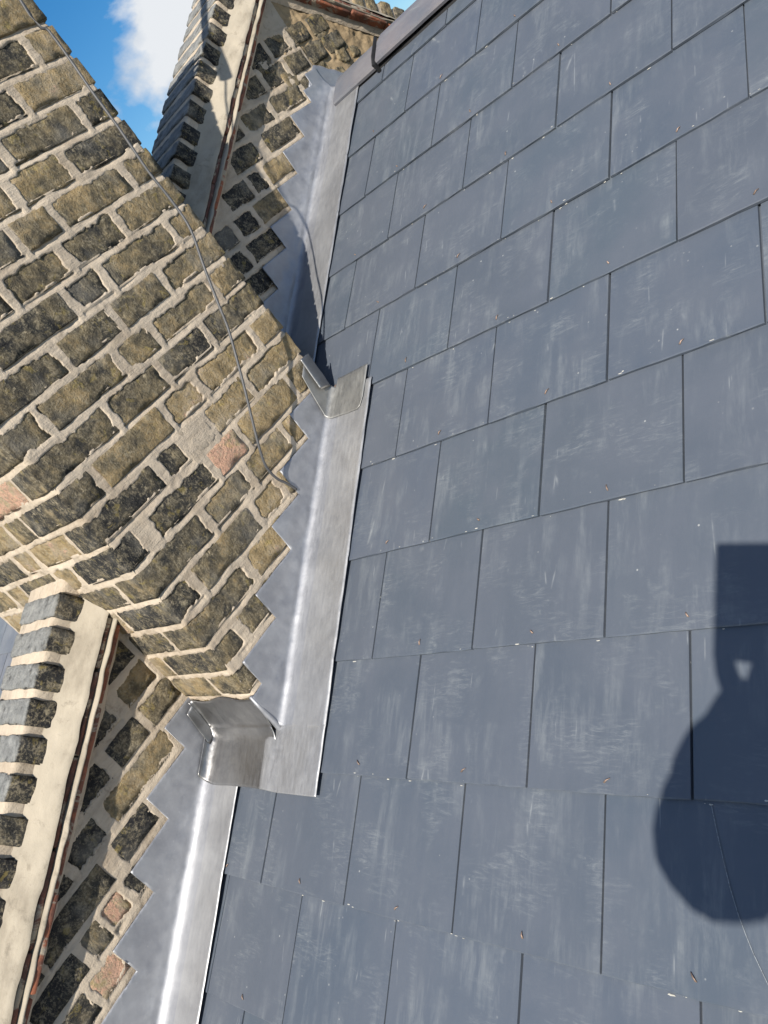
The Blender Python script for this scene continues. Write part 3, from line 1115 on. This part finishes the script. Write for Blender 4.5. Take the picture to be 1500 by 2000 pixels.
def strip(y0, y1, prof, back, seed, mat, wob=.004, jag=0.0, step=.006):
    """sweep an open cross-section [(x, n)] along the slope between two vertical planes"""
    ny = max(2, int((y1 - y0) / step))
    ys = np.linspace(y0, y1, ny)
    pr = np.array(prof)
    V = np.zeros((ny, len(pr), 3))
    for j, (x, n) in enumerate(pr):
        V[:, j, 0] = x
        V[:, j, 1] = ys
        V[:, j, 2] = ys * T30 + n / C30
    P = V.reshape(-1, 3).copy()
    dn = wob * vnoise(P, .05, seed) + wob * .5 * vnoise(P, .018, seed + 1)
    P[:, 2] += dn
    P[:, 0] += .7 * wob * vnoise(P, .035, seed + 2)
    if jag:
        first = np.zeros((ny, len(pr)))
        first[:, -2:] = 1
        P[:, 0] += first.ravel() * jag * vnoise(P * np.array([0, 1, 0]), .03, seed + 5)
    if back:
        P[:, 1] = 2 * YR - P[:, 1]
    return mesh('fillet', P, grid_faces(ny, len(pr), flip=not back), mat, True)


FIL = [(-.545, .394), (-.535, .378), (-.524, .366), (-.515, .357), (-.506, .348), (-.498, .3405), (-.491, .333), (-.486, .327), (-.4855, .323)]
MID = [(-.530, .3085), (-.49, .3078), (-.4815, .3065), (-.4795, .3040), (-.4800, .3015), (-.50, .300)]
BED = [(-.516, .300), (-.512, .290), (-.516, .278), (-.524, .268)]
COP = [(-.742, .36), (-.736, .412), (-.728, .4165), (-.63, .4175), (-.541, .4165), (-.5345, .412), (-.5335, .40), (-.534, .38), (-.535, .365)]
for i, (ya, yb, back) in enumerate(((-2.9, CH_Y1 + .003, False), (CH_Y0 - .003, YR, False), (-1.6, YR, True))):
    obj('cement_fillet', strip(ya, yb, FIL, back, 70 + i, M_FILLET, .0030), par)
    obj('bedding_mortar', strip(ya, yb, MID, back, 80 + i, M_FILLET, .002, .004), par)
    obj('bedding_mortar', strip(ya, yb, BED, back, 86 + i, M_MORTAR, .002), par)
    obj('coping_mortar', strip(ya, yb, COP, back, 90 + i, M_MORTAR, .0022), par)

CB = [rough_box('coping_brick', .209, .052, .10, (18, 7, 9), .0036, .0020, 400 + s, M_COPING, .012, .02) for s in range(7)]
for (ya, yb, back, cnt) in ((-2.9, CH_Y1, False, 1), (CH_Y0, YR, False, 1), (-1.6, YR, True, 1)):
    n = .370
    v = v_at(ya, n) + .05
    vb = v_at(yb, .42)
    while v < vb - .02:
        tone = rnd(.02, .16)
        if back:
            tone = rnd(.2, .45)
        o = obj('coping_brick', rng.choice(CB), par, sweep_M(v, n + rnd(-.001, .002), XM + rnd(-.002, .003), back) @ Matrix.Rotation(rnd(-.02, .02), 4, 'Z') @ Matrix.Rotation(rnd(-.02, .02), 4, 'X'))
        o['tone'] = tone
        v += .0735 + rnd(-.003, .003)

# ------------------------------------------------------------------ lead work
def lead_side(name, ya, yb, face, fold_x, right_x, tops, seed, mat, rad=.016, ramp_v=None, right_fn=None, base_n=.0046, lift=0.0, bot_fn=None):
    """upstand + roof sheet bent along the foot of a wall; tops: list of (y_from, y_to, z) steps, going down the slope"""
    ys = set(np.arange(ya, yb, .0055).tolist() + [ya, yb])
    for (p, q, _) in tops:
        for t in (p, q):
            if ya < t < yb:
                ys |= {t - .0004, t + .0004}
    ys = np.array(sorted(ys))

    def top_z(y):
        for (p, q, z) in tops:
            if q <= y < p:
                return z
        return tops[-1][2] if y < tops[-1][1] else tops[0][2]
    tz = np.array([top_z(y) for y in ys])
    NU, NF, NR = 22, 7, 12
    rows, HS = [], []
    for iy, y in enumerate(ys):
        zr = y * T30 + base_n / C30
        v_here = y / C30
        nn = base_n
        if ramp_v:
            nn = base_n + (ramp_v[2] - base_n) * min(1, max(0, (ramp_v[0] - v_here) / (ramp_v[0] - ramp_v[1])))
        row, hs = [], []
        htop = tz[iy] - zr
        r_ = min(rad, htop * .45)
        xf = fold_x
        bulge = .0035 * math.sin(0) if False else 0
        for j in range(NU):
            h = min(htop, r_ + (NU - 1 - j) * .0085)
            x = face + .0030 + lift + (xf - face - .003) * math.exp(-((h - r_) / .022))
            row.append((x, y, zr + h))
            hs.append(h)
        for j in range(1, NF):
            q = (math.pi / 2) * j / NF
            row.append((xf + lift + r_ * (1 - math.cos(q)), y, zr + r_ * (1 - math.sin(q))))
        rx = right_fn(v_here) if right_fn else right_x
        for j in range(NR + 1):
            t = j / NR
            x = xf + r_ + (rx - xf - r_) * t
            up = (nn - base_n) / C30 * min(1, t * 3) if ramp_v else 0
            row.append((x, y, zr + up + lift / C30 * t))
        rows.append(row)
        HS.append(hs)
    A = np.array(rows)
    HS = np.array(HS)
    nu = A.shape[1]
    P = A.reshape(-1, 3)
    # dressed by hand: soft dents, and a crease over every slate tail
    up = np.zeros((len(ys), nu))
    up[:, :NU] = np.clip(1.15 - HS / .16, .1, 1)
    up[:, NU:NU + NF] = .55
    fl = np.zeros((len(ys), nu))
    fl[:, NU + NF - 1:] = np.linspace(0.1, 1, nu - NU - NF + 1)[None, :]
    stretch = P * np.array([1.0, .55, 1.0])
    d1 = vnoise(stretch, .040, seed) + .45 * vnoise(P, .018, seed + 1)
    P[:, 0] += up.ravel() * .0038 * (d1 + .5)
    P[:, 2] += fl.ravel() * .0014 * vnoise(stretch, .05, seed + 2)
    vv = P[:, 1] / C30
    fr = (vv / G) - np.round(vv / G)
    P[:, 2] += fl.ravel() ** 2 * .0022 * np.exp(-(fr * G / .004) ** 2) * .5 * (1 + vnoise(P, .02, seed + 3))
    P[:, 0] += (fl.ravel() > .98) * .0012 * vnoise(P, .03, seed + 4)
    me = mesh(name, P, grid_faces(len(ys), nu), mat, True)
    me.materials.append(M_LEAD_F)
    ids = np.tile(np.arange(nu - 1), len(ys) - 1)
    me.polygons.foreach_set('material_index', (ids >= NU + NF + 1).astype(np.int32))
    return me


def solid(o, t=.0014):
    m = o.modifiers.new('thickness', 'SOLIDIFY')
    m.thickness = t
    m.offset = -1
    return o


ch_tops = [(-.80, -1.03, -.468), (-1.03, -1.152, -.538), (-1.152, -1.263, -.606), (-1.263, -1.403, -.674), (-1.403, -1.527, -.743), (-1.527, -1.60, -.806)]
lo_tops = [(-1.54, -1.645, -.800), (-1.645, -1.776, -.866), (-1.776, -1.900, -.935), (-1.900, -2.026, -1.004), (-2.026, -2.15, -1.073),
           (-2.15, -2.27, -1.142), (-2.27, -2.39, -1.211), (-2.39, -2.51, -1.280), (-2.51, -2.75, -1.35)]
up_tops = [(.15, .075, .165), (.075, .022, .128), (.022, -.100, .088), (-.100, -.222, .019), (-.222, -.335, -.053), (-.335, -.450, -.123), (-.450, -.573, -.193),
           (-.573, -.69, -.263), (-.69, -.81, -.333), (-.81, -.95, -.403)]

# lead over slates at its lower end: slates of the next course run beneath
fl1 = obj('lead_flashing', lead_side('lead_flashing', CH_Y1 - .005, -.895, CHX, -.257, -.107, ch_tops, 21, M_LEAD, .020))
solid(fl1)
tag(fl1, 'grey lead step flashing along the foot of the chimney side', 'flashing')
na, nb_ = 46, 24
toe = []
for i in range(na + 1):
    t = i / na
    y = CH_Y1 + .012 + (-1.9325 * C30 - CH_Y1 - .012) * t
    v = y / C30
    k = min(1, max(0, (-1.800 - v) / .035))
    xl = -.244 + (-.297 + .244) * k ** .6 + .008 * t
    for j in range(nb_ + 1):
        u = j / nb_
        x = xl + (-.107 - xl) * u
        n0 = .0032 + .0016 * min(1, t * 9)
        n_r = n0 + .0002 * min(1, max(0, (-1.855 - v) / .04))
        n_l = n0 + .0062 * k
        w_ = min(1, u / .35)
        toe.append((x, y, y * T30 + (n_l + (n_r - n_l) * w_ * w_ * (3 - 2 * w_)) / C30))
toe = np.array(toe)
dc = np.exp(-(((toe[:, 0] + .262) / .03) ** 2 + ((toe[:, 1] + 1.585) / .035) ** 2))
toe[:, 2] += .0007 * vnoise(toe, .03, 25) + dc * .0022 * vnoise(toe, .009, 26)
toe[:, 0] += .0012 * vnoise(toe * np.array([0, 1, 0]), .03, 27)
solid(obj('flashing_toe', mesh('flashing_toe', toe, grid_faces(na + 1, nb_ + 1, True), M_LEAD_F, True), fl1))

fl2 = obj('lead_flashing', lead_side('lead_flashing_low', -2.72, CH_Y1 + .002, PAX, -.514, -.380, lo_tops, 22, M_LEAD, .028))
solid(fl2)
tag(fl2, 'bright lead step flashing on the lower parapet below the chimney', 'flashing')
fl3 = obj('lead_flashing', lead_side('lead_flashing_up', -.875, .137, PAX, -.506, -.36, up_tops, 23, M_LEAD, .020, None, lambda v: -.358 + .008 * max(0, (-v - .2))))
solid(fl3)
tag(fl3, 'blue grey lead step flashing on the upper parapet, half in the chimney shadow', 'flashing')

sad = []
for i in range(25):
    y = .058 + .32 * i / 24
    zr = wall_z(y)
    for (x, h) in ((PAX + .004, .096 + .002 * math.sin(i * 1.7)), (PAX + .0035, .08), (PAX + .0045, .06), (PAX + .006, .03), (PAX + .012, .012), (PAX + .022, .005), (PAX + .035, .004), (-.47, .003)):
        sad.append((x, y, zr + h - (.012 if abs(y - YR) < .02 and h < .05 else 0)))
solid(obj('ridge_saddle', mesh('ridge_saddle', sad, grid_faces(25, 8, True), M_LEAD, True), fl3))

# flat lead behind the chimney, in its shadow
NXg, NYg = 24, 26
Xg, Yg = np.meshgrid(np.linspace(-.52, -.13, NXg), np.linspace(-1.05 * C30, -.76 * C30, NYg), indexing='ij')
Pg = np.stack([Xg.ravel(), Yg.ravel(), (Yg * T30 - .011).ravel()], 1)
Pg[:, 2] += .0016 * vnoise(Pg, .05, 33)
bg = obj('lead_gutter', solid(obj('lead_gutter', mesh('lead_gutter', Pg, grid_faces(NXg, NYg), M_LEAD, True))).data)
bpy.data.objects.remove([o for o in COL.objects if o.name == 'lead_gutter' and o is not bg][0]) if len([o for o in COL.objects if o.data is bg.data]) > 1 else None
bg.name = 'lead_gutter'
solid(bg, .002)
tag(bg, 'dark lead gutter sheet behind the chimney in deep shadow', 'gutter')


# corner patch of older lead at the chimney's back corner
def corner_patch():
    NU, NF, NR, NV = 10, 6, 14, 22
    rows = []
    for i in range(NV + 1):
        s = i / NV
        row = []
        for j in range(NU + NF + NR):
            # lower edge is a point at the fold, slanting up both ways
            if j < NU:
                t = 1 - j / (NU - 1)
                vlow = -1.102 + .012 * t
                yl = vlow * C30 + .012 * t
                y = yl + (-.882 - yl) * s
                h = .016 + t * .086
                row.append((CHX + .0085 + .004 * (1 - t) ** 2, y, y * T30 + h + .010))
            elif j < NU + NF:
                q = math.pi / 2 * (j - NU + 1) / (NF + 1)
                y = -1.104 * C30 + (-.882 + 1.104 * C30) * s
                row.append((CHX + .0125 + .016 * (1 - math.cos(q)), y, y * T30 + .016 * (1 - math.sin(q)) + .010))
            else:
                t = (j - NU - NF) / (NR - 1)
                vl = -1.104 + (-.006 * t if t < .9 else -.006 + (t - .9) * .30)
                y = vl * C30 + (-1.000 * C30 - vl * C30 + .004) * s
                row.append((CHX + .0285 + (.108) * t, y, y * T30 + .0088))
        rows.append(row)
    P = np.array(rows).reshape(-1, 3)
    P[:, 2] += .0012 * vnoise(P, .03, 41) + .0006 * vnoise(P, .012, 42)
    return mesh('lead_patch', P, grid_faces(NV + 1, NU + NF + NR), M_LEAD_D, True)


cp = obj('lead_patch', corner_patch())
solid(cp, .0008)
tag(cp, 'dusty lead corner patch lapped over the flashing behind the chimney', 'flashing')


# rolled lead tab at the back arris of the chimney
def lead_tab():
    rows = []
    n1, n2 = 16, 10
    for i in range(n1 + 1):
        t = i / n1                       # down the arris
        z = -.402 - t * .082
        row = []
        for j in range(n2 + 1):
            u = j / n2                   # from the front lip round the back
            q = -0.35 + u * 1.9
            y = -.902 + .030 * math.sin(q) + .004 - .012 * t
            x = CHX + .002 + .014 * math.cos(q) * (.8 + .2 * t) + .006 * t
            row.append((x, y, z + .006 * (1 - u) - .012 * u * t))
        rows.append(row)
    P = np.array(rows).reshape(-1, 3)
    P[:, 0] += .001 * vnoise(P, .02, 51)
    return mesh('lead_tab', P, grid_faces(n1 + 1, n2 + 1), M_LEAD_A, True)


tb = obj('lead_tab', lead_tab())
solid(tb, .0008)
tag(tb, 'small rolled lead tab tucked round the chimney back corner', 'flashing')


# apron in front of the chimney
def apron():
    NU, NF, NR, NX, NC = 10, 7, 16, 32, 8
    rows = []
    zr0 = CH_Y1 * T30
    xl, ru, rr = -.5045, .007, .029
    for i in range(-NC - 1, NX + 1):
        s = max(0, i) / NX
        a_ = math.pi / 2 * min(1, max(0, -i) / NC)
        ext = 1.0 if i == -NC - 1 else 0.0
        row = []

        def edge(rc, xr):
            return xl + rc + (xr - xl - rc) * s - rc * math.sin(a_), rc * (1 - math.cos(a_)) + ext * .002
        for j in range(NU):
            t = 1 - j / (NU - 1)
            x, out = edge(ru, CHX + .003)
            y = CH_Y1 - .005 - .010 * (1 - t) ** 2 - out
            z = zr0 + .020 + t * .076 - .006 * t * math.sin(s * 9)
            row.append((x, y, z))
        for j in range(1, NF + 1):
            f = j / NF
            q = math.pi / 2 * f
            x, out = edge(ru + (rr - ru) * f, -.262)
            yy = CH_Y1 - .015 - .020 * (1 - math.cos(q))
            row.append((x, yy - out * (1 - f), yy * T30 + .026 * (1 - math.sin(q)) + .0085 + out * f))
        y0 = CH_Y1 - .035
        for j in range(1, NR + 1):
            t = j / NR
            x, out = edge(rr, -.262 - .019 * t)
            yl = -1.9315 * C30 + .003 * s
            y = y0 + (yl - y0) * t
            row.append((x, y, y * T30 + .0085 - (.0008 + .0046 * min(1, max(0, (s - .62) / .3))) * t + out))
        rows.append(row)
    P = np.array(rows).reshape(-1, 3)
    P[:, 2] += .0010 * vnoise(P, .045, 45)
    P[:, 1] += .0012 * vnoise(P, .035, 46)
    return mesh('lead_apron', P, grid_faces(NX + NC + 2, NU + NF + NR), M_LEAD_A, True)


ap = obj('lead_apron', apron())
solid(ap, .0006)
tag(ap, 'dark smooth lead apron across the front of the chimney foot', 'apron')

# welded corner roll between apron and side flashing, and lapped corner flap by the parapet
def tube(name, pts, r, mat, sides=8, smooth=True):
    pts = [Vector(p) for p in pts]
    V, F = [], []
    up0 = Vector((0, 0, 1))
    for i, p in enumerate(pts):
        t = (pts[min(i + 1, len(pts) - 1)] - pts[max(i - 1, 0)]).normalized()
        n = t.cross(up0)
        if n.length < 1e-3:
            n = t.cross(Vector((0, 1, 0)))
        n.normalize()
        b_ = n.cross(t)
        rr = r[i] if isinstance(r, (list, tuple)) else r
        for q in range(sides):
            a_ = 2 * math.pi * q / sides
            V.append(p + n * (math.cos(a_) * rr) + b_ * (math.sin(a_) * rr))
    for i in range(len(pts) - 1):
        for q in range(sides):
            F.append((i * sides + q, i * sides + (q + 1) % sides, (i + 1) * sides + (q + 1) % sides, (i + 1) * sides + q))
    F.append(tuple(range(sides))[::-1])
    F.append(tuple((len(pts) - 1) * sides + q for q in range(sides)))
    return mesh(name, V, F, mat, smooth)


seam = obj('corner_seam', tube('corner_seam', [(CHX + .001, CH_Y1 - .003, -.804), (CHX + .002, CH_Y1 - .004, -.84), (CHX + .003, CH_Y1 - .005, -.875), (CHX + .004, CH_Y1 - .006, -.896), (CHX + .004, CH_Y1 - .008, -.908)],
                               [.004, .0055, .0065, .0072, .006], M_LEAD, 10), ap)

nf = 12
fv = []
for i in range(nf + 1):
    for j in range(nf + 1):
        u, t = i / nf, j / nf
        y = (-1.566 - .026 * u) * (1 - t) + (-1.582 - .026 * u) * t
        z = (-.812 - .008 * u) * (1 - t) + (-.902 - .002 * u) * t
        fv.append((PAX + .0150 + .0065 * t * t * t - .003 * u * (1 - t) + .0006 * math.sin(6 * u + 4 * t), y, z))
solid(obj('corner_flap', mesh('corner_flap', fv, grid_faces(nf + 1, nf + 1, True), M_LEAD_A, True), ap), .0008)

# ------------------------------------------------------------------ aerial mast and cable on the chimney
mast = thing('aerial_mast', 'steel aerial mast bracketed to the chimney top, above the picture', 'aerial mast')
mx, my = -.185, -.905
obj('pole', tube('pole', [(mx, my, .80), (mx, my, 2.4)], .017, M_STEEL, 14), mast)
for z in (.835, .88):
    obj('bracket', tube('bracket', [(mx, my, z), (CHX - .02, my - .06, z)], .008, M_STEEL, 8), mast)
    obj('bracket', tube('bracket', [(mx, my, z), (CHX - .02, my + .02, z)], .006, M_STEEL, 8), mast)

CAB = [((60, 30), .048), ((95, 60), .052), ((140, 121), .056), ((182, 182), .062), ((232, 250), .069), ((290, 335), .074), ((338, 396), .078), ((372, 448), .082),
       ((398, 520), .085), ((425, 590), .082), ((445, 640), .078), ((460, 692), .074), ((478, 760), .066), ((495, 830), .054), ((508, 880), .044), ((520, 912), .032), ((540, 934), .020), ((560, 944), .014), ((579, 956), .008)]


def on_x(px, x):
    d = RIGHT * ((px[0] - 750) / 1527.92) + DOWN * ((px[1] - 1000) / 1527.92) + FWD
    return CAM + d * ((x - CAM.x) / d.x)


pts = [Vector((mx + .02, my, 1.05)), Vector((mx + .012, my - .01, .86)), Vector((-.205, -.925, .66))]
pts += [on_x(p, CHX + dx) for p, dx in CAB]
fine = []
for i in range(len(pts) - 1):          # Catmull-Rom through the points
    p0, p1, p2, p3 = pts[max(i - 1, 0)], pts[i], pts[i + 1], pts[min(i + 2, len(pts) - 1)]
    for k in range(5):
        t = k / 5
        fine.append(.5 * ((2 * p1) + (p2 - p0) * t + (2 * p0 - 5 * p1 + 4 * p2 - p3) * t * t + (3 * p1 - p0 - 3 * p2 + p3) * t ** 3))
fine.append(pts[-1])
cab = obj('aerial_cable', tube('aerial_cable', fine, .0030, M_CABLE, 8))
tag(cab, 'thin grey aerial cable hanging down the chimney side to the lead', 'cable')

# ------------------------------------------------------------------ neighbour's roof beyond the parapet
nb = thing('neighbour_roof', 'pale grey slate roof of the next house behind the lower parapet', 'roof')
obj('underlay', mesh('n_under', [rf(-6, -4.2, -.05), rf(-.75, -4.2, -.05), rf(-.75, .15, -.05), rf(-6, .15, -.05)], [(0, 1, 2, 3)], M_NSLATE), nb)
nsm = None
for r_ in range(2, 13):
    for k in range(12):
        x0 = -.76 - .25 * (k + 1) - (.125 if r_ % 2 else 0)
        if nsm is None:
            nsm = slate_mesh(.244, .40, 77)
            nsm.materials.clear()
            nsm.materials.append(M_NSLATE)
        obj('slate', nsm, nb, BX @ Matrix.Translation((x0 + .125, -(r_ + 1) * .19, rnd(-.001, .001))) @ Matrix.Rotation(-.027, 4, 'X') @ Matrix.Rotation(rnd(-.006, .006), 4, 'Z'))

for o_ in (roof, hb, par, nb):
    o_['kind'] = 'thing'

# ------------------------------------------------------------------ the photographer, standing on the roof behind the camera
cloth = make_plain('dark work jacket', (.035, .042, .06), .9, 0, .3, 60)
trouser = make_plain('grey work trousers', (.06, .058, .055), .9, 0, .3, 60)
skin = make_plain('skin', (.50, .30, .21), .55, 0, .12, 40, .0006)
hairm = make_plain('brown hair', (.05, .032, .02), .7, 0, .4, 90)
bootm = make_plain('boot leather', (.05, .032, .02), .6, 0, .3, 60)


def skin_obj(name, joints, edges, mat, parent=None, root=0, lv=2):
    me = bpy.data.meshes.new(name)
    me.from_pydata([j[:3] for j in joints], edges, [])
    me.materials.append(mat)
    o = obj(name, me, parent)
    md = o.modifiers.new('skin', 'SKIN')
    md.use_smooth_shade = True
    for i, sv in enumerate(me.skin_vertices[0].data):
        r_ = joints[i][3]
        sv.radius = (r_, r_) if not isinstance(r_, tuple) else r_
        sv.use_root = (i == root)
    ss = o.modifiers.new('sub', 'SUBSURF')
    ss.levels = lv
    ss.render_levels = lv
    return o


LW = Vector((1.066, -2.305, -.250))       # left wrist
LE = Vector((1.064, -2.582, -.240))       # left elbow
person = thing('person', 'person in a dark jacket standing on the slates holding up a phone', 'person')
LS = Vector((1.31, -2.735, .02))
RS = Vector((1.69, -2.76, .02))
body = skin_obj('body', [
    (1.50, -2.78, -.60, (.17, .13)), (1.50, -2.78, -.36, (.17, .125)), (1.50, -2.77, -.10, (.19, .12)), (1.50, -2.755, .06, (.10, .085)),
    (*LS, .075), tuple(LE.lerp(LS, .5)) + (.072,), (*LE, .072), tuple(LW.lerp(LE, .6)) + (.070,), tuple(LW.lerp(LE, .25)) + (.052,), (*LW, .040), tuple(LW.lerp(LE, -.12)) + (.034,),
    (*RS, .075), (1.75, -2.78, -.24, .065), (1.73, -2.70, -.48, .055), (1.71, -2.64, -.60, .04),
    (1.40, -2.78, -.68, .10), (1.38, -2.72, -1.08, .075), (1.38, -2.78, -1.47, .055), (1.60, -2.78, -.68, .10), (1.62, -2.72, -1.08, .075), (1.62, -2.78, -1.47, .055)],
    [(0, 1), (1, 2), (2, 3), (2, 4), (4, 5), (5, 6), (6, 7), (7, 8), (8, 9), (9, 10), (2, 11), (11, 12), (12, 13), (13, 14), (0, 15), (15, 16), (16, 17), (0, 18), (18, 19), (19, 20)], cloth, person)
ft = bpy.data.textures.new('folds', 'CLOUDS')
ft.noise_scale = .05
dm = body.modifiers.new('folds', 'DISPLACE')
dm.texture = ft
dm.strength = .022
dm.mid_level = .5
for x in (1.38, 1.62):
    skin_obj('boot', [(x, -2.80, -1.56, .05), (x, -2.70, -1.51, .045), (x, -2.60, -1.455, .035)], [(0, 1), (1, 2)], bootm, person)
HO = Vector((.045, .02, .125))
def hd(x, y, z, r_):
    return (x + HO.x, y + HO.y, z + HO.z, r_)
head = skin_obj('head', [hd(1.47, -2.765, -.03, .055), hd(1.465, -2.755, .045, .060), hd(1.455, -2.735, .10, (.075, .085)), hd(1.452, -2.735, .17, (.080, .098)), hd(1.452, -2.742, .22, (.055, .065)), hd(1.435, -2.635, .13, .016), hd(1.44, -2.65, .075, .02)],
                [(0, 1), (1, 2), (2, 3), (3, 4), (3, 5), (2, 6)], skin, person)
skin_obj('hair', [hd(1.456, -2.80, .10, .06), hd(1.454, -2.79, .18, .082), hd(1.452, -2.76, .235, .070), hd(1.445, -2.70, .235, .045)], [(0, 1), (1, 2), (2, 3)], hairm, person)
for dx in (-.03, .03):
    skin_obj('eye', [hd(1.437 + dx, -2.648, .157, .011), hd(1.437 + dx, -2.652, .159, .010)], [(0, 1)], M_BLACK, person, 0, 1)
for dx in (-.083, .083):
    skin_obj('ear', [hd(1.452 + dx, -2.745, .165, .018), hd(1.452 + dx, -2.75, .125, .014)], [(0, 1)], skin, person, 0, 1)


def cs(x, y, z):                 # camera-space helper for what the hand holds: metres right, down, behind the lens
    return CAM + RIGHT * x + DOWN * y - FWD * z


# phone body, held just behind the lens; the lens looks out of its face
ph_w, ph_h, ph_d = .090, .147, .009
pm = rough_box('phone_body', ph_w, ph_d, ph_h, (6, 3, 6), .004, 0, 3, M_BLACK)
rotp = Matrix((RIGHT, FWD, -DOWN)).transposed().to_4x4()
ph = thing('phone', 'black phone held upright in the raised left hand', 'phone')
obj('case', pm, ph, Matrix.Translation(cs(.003 - ph_w / 2, -.014 + ph_h / 2, .014)) @ rotp)
# hand: palm and five fingers
hj = [(*cs(-.040, .200, .034), .036), (*cs(-.042, .186, .032), .033), (*cs(-.016, .150, .030), .041), (*LW, .036), (*cs(.016, .148, .030), .034)]
hand = skin_obj('hand', hj, [(3, 0), (0, 1), (1, 2), (2, 4)], skin, person, 1)
FING = [((-.008, .125), (.016, .112), (.013, .100), .030), ((-.008, .140), (.018, .130), (.014, .122), .030), ((-.010, .155), (.017, .150), (.013, .145), .030), ((-.012, .168), (.013, .166), (.010, .163), .030)]
for (p0, p1, p2, z) in FING:
    skin_obj('finger', [(*cs(p0[0], p0[1], .034), .010), (*cs(p1[0], p1[1], .026), .0095), (*cs(p1[0] - .002, p1[1] - .004, .008), .009), (*cs(p2[0] - .016, p2[1] - .008, .004), .008)], [(0, 1), (1, 2), (2, 3)], skin, person, 0, 1)
skin_obj('thumb', [(*cs(-.058, .180, .030), .018), (*cs(-.076, .146, .024), .015), (*cs(-.082, .098, .022), .010), (*cs(-.074, .078, .022), .008)], [(0, 1), (1, 2), (2, 3)], skin, person, 0, 1)
